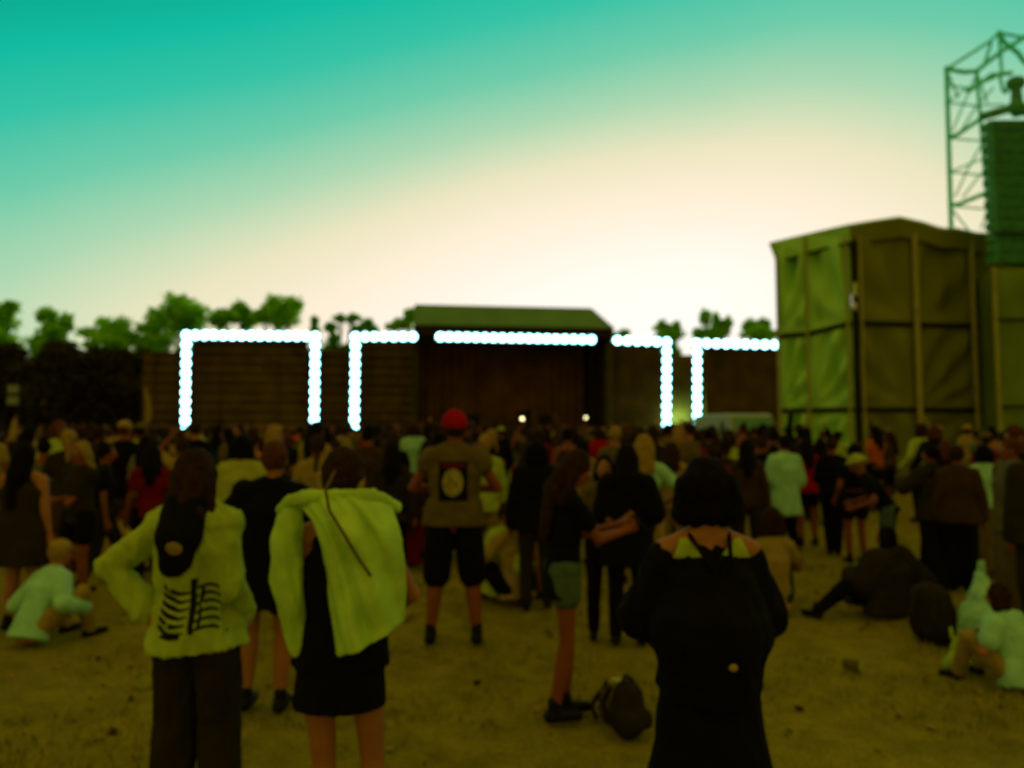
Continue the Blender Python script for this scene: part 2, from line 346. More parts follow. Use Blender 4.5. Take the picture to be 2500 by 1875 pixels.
# ------------------------------------------------------------------ ground
def ground():
    n = 90; vs = []; fs = []
    ax = [math.copysign(abs(t)**2.6*320, t) for t in np.linspace(-1, 1, n)]
    ay = [-12+(t**2.4)*420 for t in np.linspace(0, 1, n)]
    for y in ay:
        for x in ax:
            d = math.hypot(x, y); a = .02*min(1, d/12)
            vs.append((x, y, a*(noise.noise((x*.5, y*.5, 0))-.5)-.004))
    for j in range(n-1):
        for i in range(n-1): fs.append((j*n+i, j*n+i+1, (j+1)*n+i+1, (j+1)*n+i))
    me = bpy.data.meshes.new('ground'); me.from_pydata(vs, [], fs)
    m = bpy.data.materials.new('trampled_ground'); m.use_nodes = True; t = m.node_tree; p = t.nodes['Principled BSDF']; L = t.links.new
    p.inputs['Roughness'].default_value = .95; p.inputs['Specular IOR Level'].default_value = .05
    c = t.nodes.new('ShaderNodeTexCoord')
    def nn(sc, det, rg=.6):
        x = t.nodes.new('ShaderNodeTexNoise'); x.inputs['Scale'].default_value = sc; x.inputs['Detail'].default_value = det; x.inputs['Roughness'].default_value = rg
        L(c.outputs['Object'], x.inputs['Vector']); return x
    a, b, d = nn(.8, 8, .7), nn(4.5, 8, .75), nn(45, 3)
    r = t.nodes.new('ShaderNodeValToRGB'); e = r.color_ramp.elements
    e[0].position = .32; e[0].color = (.11, .09, .005, 1); e[1].position = .66; e[1].color = (.42, .34, .012, 1)
    x = e.new(.48); x.color = (.27, .22, .008, 1)
    mx = t.nodes.new('ShaderNodeMath'); mx.operation = 'ADD'; ml = t.nodes.new('ShaderNodeMath'); ml.operation = 'MULTIPLY'; ml.inputs[1].default_value = .5
    L(b.outputs['Fac'], ml.inputs[0]); m2 = t.nodes.new('ShaderNodeMath'); m2.operation = 'MULTIPLY'; m2.inputs[1].default_value = .5; L(a.outputs['Fac'], m2.inputs[0])
    L(ml.outputs[0], mx.inputs[0]); L(m2.outputs[0], mx.inputs[1]); L(mx.outputs[0], r.inputs[0])
    mm = t.nodes.new('ShaderNodeMix'); mm.data_type = 'RGBA'; mm.blend_type = 'MULTIPLY'; mm.inputs[0].default_value = .6
    L(r.outputs[0], mm.inputs[6]); r2 = t.nodes.new('ShaderNodeValToRGB'); r2.color_ramp.elements[0].position = .3; r2.color_ramp.elements[1].position = .6; r2.color_ramp.elements[0].color = (.35, .35, .35, 1)
    L(d.outputs['Fac'], r2.inputs[0]); L(r2.outputs[0], mm.inputs[7]); L(mm.outputs[2], p.inputs['Base Color'])
    bp = t.nodes.new('ShaderNodeBump'); bp.inputs['Strength'].default_value = .8; bp.inputs['Distance'].default_value = .05; L(b.outputs['Fac'], bp.inputs['Height']); L(bp.outputs[0], p.inputs['Normal'])
    o = link('ground', me, m, smooth=True); tag(o, kind='structure')
ground()
def grass():
    """short dry tufts lying about on the trampled field"""
    n = 15000; mb_v = []; fs = []
    for i in range(n):
        y = 2.4+rng.random()**1.3*14; x = (rng.random()*2-1)*(y*.75+.5)
        if noise.noise((x*.9, y*.9, 3)) < -.05: continue
        for k in range(4):
            a = rng.random()*6.28; w = .004+rng.random()*.004; h = .018+rng.random()*.04; dx, dy = math.cos(a), math.sin(a)
            cx, cy = x+rng.normal()*.03, y+rng.normal()*.03; l = rng.random()*.04; o = len(mb_v)
            mb_v += [(cx-dy*w, cy+dx*w, -.01), (cx+dy*w, cy-dx*w, -.01), (cx+dx*l, cy+dy*l, h)]; fs.append((o, o+1, o+2))
    me = bpy.data.meshes.new('grass'); me.from_pydata(mb_v, [], fs)
    o = link('grass', me, mat('dry_grass', (.3, .27, .02), .9, .4, 2)); tag(o, 'short dry grass tufts on the trampled festival ground', 'grass', kind='stuff')
grass()

# ------------------------------------------------------------------ stage lights
def DS(px): return 60*230/(230-(px-452)*.0159)
M_truss = mat('truss_aluminium', (.012, .009, .003), .6, .2, 5); M_black = mat('black_metal', (.012, .01, .006), .7, .3, 5)
M_lens = mat('lamp_lens', (.8, .9, .9), .3, .02, emit=((.34, .9, 1.0), 10.0))
def lamp_meshes():
    a = MB(); n = 20
    prof = [(-.0, .2), (.0, .345), (.10, .33), (.22, .22), (.26, .1)]       # housing: bowl opening towards -y
    vs = [(math.cos(2*math.pi*j/n)*r, y, math.sin(2*math.pi*j/n)*r) for y, r in prof for j in range(n)]
    fs = [(i*n+j, (i+1)*n+j, (i+1)*n+(j+1) % n, i*n+(j+1) % n) for i in range(len(prof)-1) for j in range(n)]; fs.append(tuple(range((len(prof)-1)*n, len(prof)*n)))
    a.add(vs, fs)
    b = MB(); vs = [(0, -.05, 0)]+[(math.cos(2*math.pi*j/n)*r, y, math.sin(2*math.pi*j/n)*r) for y, r in ((-.04, .18), (-.005, .34)) for j in range(n)]
    b.add(vs, [(0, 1+(j+1) % n, 1+j) for j in range(n)]+[(1+j, 1+(j+1) % n, 1+n+(j+1) % n, 1+n+j) for j in range(n)])
    h = a.mesh('lamp_housing'); h.materials.append(M_black); l = b.mesh('lens'); l.materials.append(M_lens); return h, l
LH, LL = lamp_meshes()
def truss_line(mb, p, q, w=.42):
    d = (q-p); L = d.length; d.normalize(); u = Vector((0, 1, 0)); v = d.cross(u).normalized()
    cs = [(u*a+v*b)*w/2 for a in (-1, 1) for b in (-1, 1)]
    for c in cs: mb.seg(p+c, q+c, .03, n=6, flat=True)
    k = max(1, int(L/.6))
    for i in range(k):
        a = p+d*(L*i/k); b = p+d*(L*(i+1)/k)
        for c1, c2 in ((0, 1), (1, 3), (3, 2), (2, 0)): mb.seg(a+cs[c1], b+cs[c2], .015, n=4, flat=True)
def light_frame(label, pts, group='white lamp frames along the stage'):
    P = [at(x, y, DS(x)) for x, y in pts]
    root = empty('lamp_frame', (P[0].x, P[0].y+.4, 0), label=label, cat='stage light', group=group)
    mb = MB(); off = Vector((0, .5, 0)); base = Vector((P[0].x, P[0].y+.4, 0))
    for a, b in zip(P[:-1], P[1:]): truss_line(mb, a+off-base, b+off-base)
    for p, q in ((P[0], P[1]), (P[-1], P[-2])):
        if abs(p.x-q.x) < .8: truss_line(mb, p+off-base, Vector((p.x, p.y+.5, .0))-base)
        elif True: mb.seg(p+off-base, Vector((p.x, p.y+.5, 0))-base, .05, n=6, flat=True)
    mb.build('truss', M_truss, root)
    done = []
    for a, b in zip(pts[:-1], pts[1:]):
        L = math.hypot(b[0]-a[0], b[1]-a[1]); k = max(1, round(L/22.3))
        for i in range(k+1):
            x = a[0]+(b[0]-a[0])*i/k; y = a[1]+(b[1]-a[1])*i/k
            if any(math.hypot(x-u, y-v) < 12 for u, v in done): continue
            done.append((x, y)); p = at(x, y, DS(x))
            o = bpy.data.objects.new('lamp', LH); COL.objects.link(o); o.parent = root; o.location = p-base
            l = bpy.data.objects.new('lens', LL); COL.objects.link(l); l.parent = o
    return root
light_frame('three-sided frame of white round lamps left of the stage, both legs lit', [(452, 1050), (455, 818), (770, 821), (767, 1046)])
light_frame('corner frame of white round lamps touching the stage roof\'s left end', [(865, 1046), (868, 822), (1008, 822)])
light_frame('straight row of white round lamps under the stage roof', [(1075, 822), (1444, 829)])
light_frame('corner frame of white round lamps right of the stage roof, leg at its right end', [(1508, 831), (1628, 835), (1627, 1036)])
light_frame('rightmost corner frame of white round lamps running to the scaffold tent', [(1702, 1036), (1702, 838), (1891, 842)])

# ------------------------------------------------------------------ stage
def quadmesh(name, pts, m, parent, thick=0.0, base=Vector((0, 0, 0))):
    mb = MB(); mb.add([Vector(p)-base for p in pts], [tuple(range(len(pts)))]); o = mb.build(name, m, parent)
    if thick: s = o.modifiers.new('solid', 'SOLIDIFY'); s.thickness = thick
    return o
M_roof = mat('roof_tarpaulin', (.12, .25, .09), .8, .12, .4, .3, 1.5); M_drape = mat('stage_drape', (.2, .09, .004), .95, .35, .5, .4, 2)
M_wing = mat('wing_panel', (.07, .042, .003), .9, .4, .6); M_slat = mat('wing_slat', (.3, .2, .01), .8, .5, .8); M_pillar = mat('stage_pillar', (.13, .11, .012), .8, .2, 1)
M_deck = mat('stage_deck', (.03, .018, .004), .8, .3, 2)
def stage():
    A = at(1012, 792, DS(1012)); Bp = at(1498, 798, DS(1498)); base = Vector((A.x, A.y, 0)); A, Bp = A-base, Bp-base
    d = (Bp-A).normalized(); d.z = 0; d.normalize(); back = Vector((-d.y, d.x, 0)); W_ = (Bp-A).length
    root = empty('stage', base, label='wide covered festival stage with dark green roof and black interior, behind the crowd', cat='stage')
    P = lambda x, y, z: d*x+back*y+Vector((0, 0, z))
    z0 = A.z; zr = at(1012, 743, DS(1012)+3).z
    mb = MB()
    xr = W_-1.25
    v = [P(-.1, 0, z0), P(W_+.1, 0, z0), P(xr, 3, zr), P(0, 3, zr), P(-.1, 11, z0-.4), P(W_+.1, 11, z0-.4), P(xr, 8, zr-.1), P(0, 8, zr-.1)]
    mb.add(v, [(0, 1, 2, 3), (3, 2, 6, 7), (7, 6, 5, 4), (1, 5, 6, 2), (0, 3, 7, 4), (0, 4, 5, 1)]); mb.build('roof', M_roof, root)
    mb = MB(); rot = Matrix((d, back, Vector((0, 0, 1)))).transposed()
    mb.box(P(W_/2, .3, z0-.42), (W_+.1, .3, .8), rot); mb.box(P(.1, 5.6, z0-.6), (.25, 10.2, 1.0), rot); mb.box(P(W_-.1, 5.6, z0-.6), (.25, 10.2, 1.0), rot); mb.build('fascia', mat('fascia', (.03, .016, .003), .9, .3, 1), root)
    for x, w in ((.0, .5), (W_-.05, .5)):
        for y in (1.9, 10.4):
            m2 = MB(); q = .5
            for a in (-1, 1):
                for b in (-1, 1): m2.seg(P(x+a*.2, y+b*.2, 0), P(x+a*.2, y+b*.2, z0-.8), .05, n=6, flat=True)
            for i in range(12):
                z = i*(z0-.9)/12; m2.seg(P(x-.2, y-.2, z), P(x+.2, y-.2, z+.7), .03, n=4, flat=True); m2.seg(P(x+.2, y+.2, z), P(x-.2, y+.2, z+.7), .03, n=4, flat=True)
            m2.build('pillar', M_pillar, root)
    mb = MB(); n = 80
    vs = [P(W_*i/n, 9.6+.18*math.sin(i*1.7)+.1*math.sin(i*.6), z) for z in (1.6, z0-.39) for i in range(n+1)]
    mb.add(vs, [(i, i+1, n+2+i, n+1+i) for i in range(n)]); mb.build('backdrop', M_drape, root, True)
    for x in (.5, W_-.5):
        mb = MB(); vs = [P(x+.15*math.sin(i*1.3), 1.1+8.4*i/30, z) for z in (.1, z0-.5) for i in range(31)]; mb.add(vs, [(i, i+1, 32+i, 31+i) for i in range(30)]); mb.build('side_curtain', mat('fascia', (.03, .016, .003)), root, True)
    mb = MB(); mb.box(P(W_/2, 5, 1.5), (W_-.3, 9.2, .2), rot); mb.box(P(W_/2, .6, .7), (W_-.3, .1, 1.38), rot); mb.build('deck', M_deck, root)
    # back line: amplifier stacks and a riser on the deck
    for i, (x, y, w, h) in enumerate(((3.6, 7, 1.4, 1.9), (5.6, 7.4, 1.2, 1.6), (10.6, 7.2, 1.4, 2.0), (12.4, 6.6, 1.1, 1.5))):
        mb = MB()
        for k in range(2): mb.box(P(x, y, 1.61+h*(k+.5)/2), (w, .6, h/2-.03), rot)
        o = mb.build('amplifier_stack', M_black, None); o.location = base
        tag(o, ['amplifier stack at the left of the dark stage', 'smaller amplifier stack second from the left on the dark stage', 'tallest amplifier stack right of the middle of the dark stage', 'amplifier stack at the right of the dark stage'][i], 'amplifier', 'amplifier stacks on the stage')
    o = MB(); o.box(P(8, 6.8, 1.9), (3, 2.4, .58), rot); ob = o.build('drum_riser', M_deck); ob.location = base; tag(ob, 'low dark riser in the middle of the stage', 'riser')
stage()
def wing(label, x0, x1, ytop, dep, slats=True):
    a = at(x0, ytop, DS(x0)+dep); b = at(x1, ytop+ (x1-x0)*.008, DS(x1)+dep); base = Vector((a.x, a.y, 0)); root = empty('screen_wall', base, label=label, cat='wall', group='dark screen walls beside the stage')
    d = b-a; L = math.hypot(d.x, d.y); ang = math.atan2(d.y, d.x); rot = Matrix.Rotation(ang, 3, 'Z')
    mb = MB(); mb.box(rot @ Vector((L/2, .15, a.z/2)), (L, .2, a.z), rot); mb.build('panel', M_wing, root)
    if slats:
        mb = MB(); z = 1.2
        while z < a.z-.2:
            mb.box(rot @ Vector((L/2, .02, z)), (L-.1, .05, .05), rot); z += .8/1
        mb.build('slat', M_slat, root)
        for k in range(2):
            mb = MB(); mb.box(rot @ Vector((L*(k+.5)/2, -.02, a.z/2)), (.09, .06, a.z-.05), rot); mb.build('upright', M_wing, root)
wing('dark slatted screen wall inside the leftmost lamp frame', 470, 752, 824, 1.0)
wing('narrow dark slatted wall between the two left lamp frames', 752, 870, 852, 1.5)
wing('dark slatted wall left of the stage pillar, under the short lamp row', 870, 1017, 824, 2.4)
wing('dark low wall running left from the leftmost lamp frame', 350, 470, 858, 1.5)
wing('dark wall right of the stage, under the lamp corner', 1472, 1612, 834, 2.4, False)
wing('rightmost dark wall beneath the lamp row next to the scaffold tent', 1722, 1935, 842, 1.0, False)
# cloth lit from below between the two right-hand lamp columns, with its flood lamp
def lit_cloth():
    a = at(1608, 866, DS(1610)+3); b = at(1760, 868, DS(1760)+3); base = Vector((a.x, a.y, 0)); mb = MB(); n = 60; d = b-a; L = d.length; d.normalize()
    vs = [d*(L*i/n)+Vector((0, .1*math.sin(i*1.1), z)) for z in (0, a.z) for i in range(n+1)]; vs = [Vector((v.x, v.y, z)) for v, z in zip(vs, [0]*(n+1)+[a.z]*(n+1))]
    mb.add(vs, [(i, i+1, n+2+i, n+1+i) for i in range(n)]); o = mb.build('backing_cloth', mat('backing_cloth', (.12, .1, .02), .95, .25, .8), None, True); o.location = base
    s = o.modifiers.new('solid', 'SOLIDIFY'); s.thickness = .05
    tag(o, 'olive backing cloth between the two right lamp columns, lit from below', 'cloth')
    p = at(1665, 1030, DS(1665)+1.2); r = empty('flood_lamp', (p.x, p.y, 0), label='white flood lamp low between the two right lamp columns, shining on the cloth behind', cat='flood lamp')
    m = MB(); m.seg((0, 0, 0), (0, 0, p.z-.2), .04, n=6, flat=True); m.box((0, 0, .03), (.6, .6, .06)); m.build('stand', M_black, r)
    m = MB(); m.box((0, 0, p.z-.1), (.5, .25, .35), Matrix.Rotation(R(-20), 3, 'X')); m.build('housing', M_black, r)
    ld = bpy.data.lights.new('flood_light', 'POINT'); ld.energy = 420; ld.color = (.55, 1, .5); ld.shadow_soft_size = .3
    lo = bpy.data.objects.new('flood_light', ld); COL.objects.link(lo); lo.parent = r; lo.location = (0, .45, p.z)
lit_cloth()

# ------------------------------------------------------------------ scaffold tent
M_tl = mat('tent_cloth_lit', (.38, .68, .11), .85, .12, .5, .3, 3); M_strap = mat('tent_strap', (.015, .01, .003), .8, .2, 3); M_pole = mat('tent_pole', (.33, .3, .06), .6, .15, 3)  # left tent face: stage light falling on it put into a paler cloth colour
M_td = mat('tent_cloth_shaded', (.17, .18, .012), .9, .15, .5, .3, 3)  # same tent cloth, shade of the unlit faces put into a darker colour
def tent():
    B0 = at(2090, 1050, 23); base = Vector((B0.x, B0.y, 0))
    root = empty('scaffold_tent', base, label='tall olive cloth-covered scaffold tent with peaked roof, right of the stage', cat='tent')
    la = [(1905, 1050, 24.8), (1982, 1050, 24.05), (2088, 1050, 23)]
    lb = [(2098, 1050, 23.02), (2240, 1050, 23.35), (2380, 1050, 23.7), (2540, 1050, 24.1)]
    tops = {1905: 606, 1982: 577, 2088: 549, 2098: 546, 2240: 540, 2380: 566, 2540: 578}
    rows_z = lambda px: None
    def column(px, D):
        zt = at(px, tops[px], D).z; g = at(px, 1050, D)
        return g, [0.0, 2.35, 5.05 if px > 2000 else 4.85, zt]
    def face(cols, m, nrm, seeds, amp):
        mb = MB()
        K = 22
        for ci in range(len(cols)-1):
            g0, z0 = column(*[cols[ci][0], cols[ci][2]]); g1, z1 = column(*[cols[ci+1][0], cols[ci+1][2]])
            for r in range(3):
                o = len(mb.v); sd = seeds*10+ci*3+r; random.seed(sd); cor = random.choice([(0, 0), (1, 0), (1, 1), (0, 0)]) ; kk = random.choice([9, 12, 15]); ph = random.random()*6
                vs = []
                for j in range(K+1):
                    for i in range(K+1):
                        u, v = i/K, j/K; p = g0.lerp(g1, u); z = (z0[r]*(1-u)+z1[r]*u)*(1-v)+(z0[r+1]*(1-u)+z1[r+1]*u)*v
                        du, dv = abs(u-cor[0])+.02, abs(v-cor[1])+.02; an = math.atan2(dv*1.3, du); rr = math.hypot(du, dv)
                        e = min(1, 6*min(u, 1-u))*min(1, 5*min(v, 1-v)+.1)
                        h = amp*e*(math.sin(an*kk+ph)*rr*1.1+.5*math.sin(u*14+ph)*.6+.9*noise.noise((u*3+sd, v*2, 0)))+(-.1*math.sin(math.pi*u)*math.sin(math.pi*v))
                        q = p+nrm*h-base; vs.append((q.x, q.y, z))
                mb.add(vs, [(j*(K+1)+i, j*(K+1)+i+1, (j+1)*(K+1)+i+1, (j+1)*(K+1)+i) for j in range(K) for i in range(K)])
        return mb.build('wall_cloth', m, root, True)
    nl = Vector((-.72, -.69, 0)); nr = Vector((.18, -.98, 0))
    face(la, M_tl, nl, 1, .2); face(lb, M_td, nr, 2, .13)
    for cols, nn in ((la, nl), (lb, nr)):
        for r in (1, 2):
            for ci in range(len(cols)-1):
                g0, z0 = column(cols[ci][0], cols[ci][2]); g1, z1 = column(cols[ci+1][0], cols[ci+1][2]); mb = MB()
                a = g0-base+nn*.1; b = g1-base+nn*.1; a.z = z0[r]; b.z = z1[r]; mb.seg(a, b, .055, n=8, flat=True, u=(0, 0, 1), k=1.4); mb.build('strap', M_strap, root)
    for px, D, r, nn in ((1982, 24.05, .05, nl), (2105, 23.05, .045, nr), (2240, 23.35, .09, nr), (2380, 23.7, .08, nr), (1910, 24.75, .05, nl), (2082, 23.06, .05, nl)):
        p = at(px, 1050, D)-base+nn*.14; zt = {1982: 577, 2105: 560, 2240: 556, 2380: 580, 1910: 625, 2082: 570}[px]
        mb = MB(); mb.seg((p.x, p.y, 0), (p.x, p.y, at(px, zt, D).z), r, n=10, flat=True); mb.build('pole', M_pole, root)
    p = at(2240, 1050, 23.35)-base+nr*.16; mb = MB(); mb.seg((p.x, p.y, 2.3), (p.x+1.0, p.y-.1, .2), .04, n=8, flat=True); mb.build('brace', M_pole, root)
    p = at(2094, 1050, 23)-base+Vector((-.02, -.12, 0)); mb = MB(); mb.box((p.x, p.y, 3.9), (.17, .05, 7.8)); mb.build('corner_seam', M_strap, root)
    for y in (700, 748, 715): 
        q = at(2087, y, 22.85)-base; mb = MB(); mb.ell(q, (.07, .06, .14)); mb.build('cloth_tie', mat('cloth_tie', (.6, .6, .2), .8), root, True)
    # roof sheet with overhang, ridge runs backwards
    fr = [(1878, 592, 24.9), (1975, 569, 24.0), (2072, 547, 22.75), (2140, 536, 22.9), (2197, 528, 23.0), (2255, 541, 23.1), (2300, 556, 23.2), (2335, 556, 23.3), (2385, 567, 23.5), (2440, 569, 23.7), (2560, 580, 24)]
    f = [at(*q)-base for q in fr]; bk = [v+Vector((3.6+.1*i, 7.5, -.75)) for i, v in enumerate(f)]
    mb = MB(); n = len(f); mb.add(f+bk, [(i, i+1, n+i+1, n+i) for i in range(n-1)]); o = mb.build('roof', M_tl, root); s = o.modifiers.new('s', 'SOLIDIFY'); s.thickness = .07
    # valance under the eave
    lo = [v+Vector((.06, .1, -.62 if i > 2 else -.5-.06*(i % 2))) for i, v in enumerate(f)]; lo[0] = at(1903, 640, 24.8)-base; lo[1] = at(1975, 618, 24.0)-base+Vector((0, -.1, 0)); lo[2] = at(2076, 592, 22.85)-base
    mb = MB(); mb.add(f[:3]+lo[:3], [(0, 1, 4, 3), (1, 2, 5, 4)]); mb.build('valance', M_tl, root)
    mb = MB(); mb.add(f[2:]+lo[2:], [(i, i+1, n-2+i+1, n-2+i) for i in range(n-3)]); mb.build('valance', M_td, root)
    mb = MB()
    for i in range(2): mb.seg(lo[i]+Vector((0, -.04, 0)), lo[i+1]+Vector((0, -.04, 0)), .04, n=6, flat=True)
    mb.build('hem', M_strap, root)
    # far side and rear so that the tent is closed
    g0 = at(1905, 1050, 24.8)-base; g2 = g0+Vector((3.6, 7, 0)); g3 = at(2540, 1050, 24.1)-base; g4 = g3+Vector((1, 7, 0))
    mb = MB(); mb.add([(g0.x, g0.y, 0), (g2.x, g2.y, 0), (g2.x, g2.y, 7), (g0.x, g0.y, 7.6), (g4.x, g4.y, 0), (g4.x, g4.y, 7), (g3.x, g3.y, 0), (g3.x, g3.y, 7.6)], [(0, 1, 2, 3), (1, 4, 5, 2), (4, 6, 7, 5)]); mb.build('rear_wall', M_td, root)
tent()

# ------------------------------------------------------------------ scaffold tower and hanging speakers
def tower():
    M = mat('scaffold_steel', (.08, .8, .6), .5, .2, 2, metal=.0)  # teal flare of the bright sky put into the steel colour
    D = 27; base = Vector((at(2312, 1050, D).x, D, 0)); root = empty('scaffold_tower', base, label='tall steel scaffold tower with truss top behind the tent', cat='scaffold')
    q = lambda x, y, d=0: at(x, y, D+d)-base
    def bar(pts, r, name='brace', m=None):
        mb = MB()
        for a, b in zip(pts[:-1], pts[1:]): mb.seg(a, b, r, n=7, flat=True)
        mb.build(name, m or M, root)
    def knot(x, y, d=0, r=.11):
        mb = MB(); mb.ell(q(x, y, d), (r, r, r), n=8, m=6); mb.build('coupler', M, root, True)
    top = q(2311, 165); p0 = Vector((top.x, 0, 0)); bar([Vector((q(2322, 545).x, q(2322, 545).y, 0)), q(2322, 545), top], .085, 'post')
    bar([Vector((q(2560, 545).x, q(2560, 545).y, 0)), q(2555, 130)], .085, 'post'); bar([Vector((q(2440, 545, 2.2).x, q(2440, 545, 2.2).y, 0)), q(2384, 172, 2.2)], .07, 'post')
    for x, y in ((2311, 168), (2313, 209), (2314, 250), (2317, 333), (2319, 420), (2321, 501), (2439, 82), (2384, 174), (2366, 220), (2420, 185), (2455, 222)): knot(x, y)
    thick = [[(2311, 168), (2352, 176), (2384, 174), (2410, 152), (2450, 122), (2500, 92), (2540, 66)], [(2362, 224), (2384, 209), (2420, 184), (2470, 178)], [(2439, 80), (2452, 104), (2484, 128), (2500, 150), (2540, 180)], [(2317, 335), (2335, 330), (2402, 284), (2480, 262), (2540, 255)], [(2321, 501), (2340, 499), (2430, 462), (2540, 430)]]
    for t in thick: bar([q(*p) for p in t], .085, 'beam')
    mid = [[(2318, 164), (2415, 102), (2439, 80), (2500, 92), (2560, 104)], [(2420, 105), (2405, 152)], [(2384, 175), (2384, 210)], [(2440, 178), (2448, 222)], [(2439, 84), (2446, 180)]]
    for t in mid: bar([q(*p) for p in t], .055, 'beam')
    thin = [[(2313, 209), (2365, 215), (2430, 190)], [(2314, 250), (2380, 258), (2450, 255)], [(2325, 320), (2352, 255), (2380, 190)], [(2345, 322), (2385, 258), (2425, 215)], [(2318, 338), (2410, 345), (2520, 352)],
            [(2319, 420), (2378, 396), (2418, 380), (2520, 345)], [(2319, 420), (2400, 428), (2520, 434)], [(2332, 480), (2360, 418), (2400, 345)], [(2350, 482), (2390, 430), (2425, 395)], [(2321, 503), (2420, 512), (2520, 518)],
            [(2395, 558), (2415, 510), (2440, 470)], [(2314, 250), (2345, 225), (2366, 212)], [(2311, 170), (2340, 240)], [(2385, 175), (2410, 250)], [(2320, 505), (2425, 640), (2520, 700)]]
    for i, t in enumerate(thin): bar([q(p[0], p[1], .9*(i % 3)) for p in t], .035)
    # cloth-wrapped foot of the tower, in front of the tent's right end
    z1 = at(2450, 655, 22).z; xa = at(2440, 1050, 22).x-base.x; mb = MB(); n = 50; K = 40; y0 = 22-base.y
    for (ax, ay, bx, by) in ((xa, y0, xa+3.2, y0+.15), (xa+.9, y0+2.6, xa, y0)):
        vs = []
        for j in range(K+1):
            for i in range(n+1):
                u, v = i/n, j/K; h = .05*math.sin(u*22+2*math.sin(v*7))*(1+noise.noise((u*4, v*5, 1)))+.07*noise.noise((u*5, v*9, 4)); vs.append((ax+(bx-ax)*u, ay+(by-ay)*u-h, z1*v))
        mb.add(vs, [(j*(n+1)+i, j*(n+1)+i+1, (j+1)*(n+1)+i+1, (j+1)*(n+1)+i) for j in range(K) for i in range(n)])
    mb.build('cladding', mat('tower_cloth', (.15, .22, .02), .9, .2, .6, .3, 3), root, True)
    for z in (2.4, 5.0, 7.6): bar([Vector((xa-.05, y0-.12, z)), Vector((xa+3.2, y0-.02, z))], .04, 'ledger', M_strap)
    bar([Vector((xa-.04, y0-.1, 0)), Vector((xa-.04, y0-.1, z1))], .06, 'post', M_pole)
    # line array: curved stack of cabinets hanging off the tower
    base2 = at(2480, 450, 22.6); r2 = empty('line_array', base2, label='tall dark hanging column of stacked speaker cabinets on the scaffold tower', cat='speaker')
    Mc = mat('speaker_cabinet', (.07, .3, .12), .8, .2, 3)
    Mg = mat('speaker_grille', (.04, .18, .06), .8, .3, 6)
    ys = list(range(292, 640, 27))
    for i, y in enumerate(ys):
        xl = 2412+min(14, i*1.3); a = at(xl, y, 22.0); b = at(xl+150, y, 22.0); zc = at(xl, y+13.5, 22).z
        mb = MB(); w = b.x-a.x; hh = (a.z-at(xl, y+27, 22).z)
        x0, x1 = a.x-base2.x, b.x-base2.x; y0 = 22-base2.y; z = zc-base2.z
        vs = [(x0+.07, y0, z+hh*.47), (x1, y0, z+hh*.47), (x1, y0, z-hh*.47), (x0+.07, y0, z-hh*.47), (x0-.02, y0+.35, z+hh*.3), (x1, y0+.9, z+hh*.4), (x1, y0+.9, z-hh*.4), (x0-.02, y0+.35, z-hh*.3)]
        mb.add(vs, [(3, 2, 1, 0), (4, 5, 6, 7), (0, 1, 5, 4), (2, 3, 7, 6), (1, 2, 6, 5), (3, 0, 4, 7)]); c = mb.build('cabinet', Mc, r2)
        g = MB(); g.box(((x0+x1)/2+.03, y0-.02, z), (w-.3, .03, hh*.8)); g.build('grille', Mg, c)
    mb = MB()
    c = at(2480, 203, 22.5)-base2; mb.seg(c, c-Vector((0, 0, .9)), .13, .2, n=10); mb.ell(c, (.3, .25, .22)); mb.seg(at(2400, 284, 22.4)-base2, at(2475, 262, 22.4)-base2, .14, n=8); mb.seg(at(2475, 262, 22.4)-base2, at(2560, 280, 22.4)-base2, .2, n=8)
    mb.fuse('rigging_bar', Mc, r2, .05, 1)
tower()

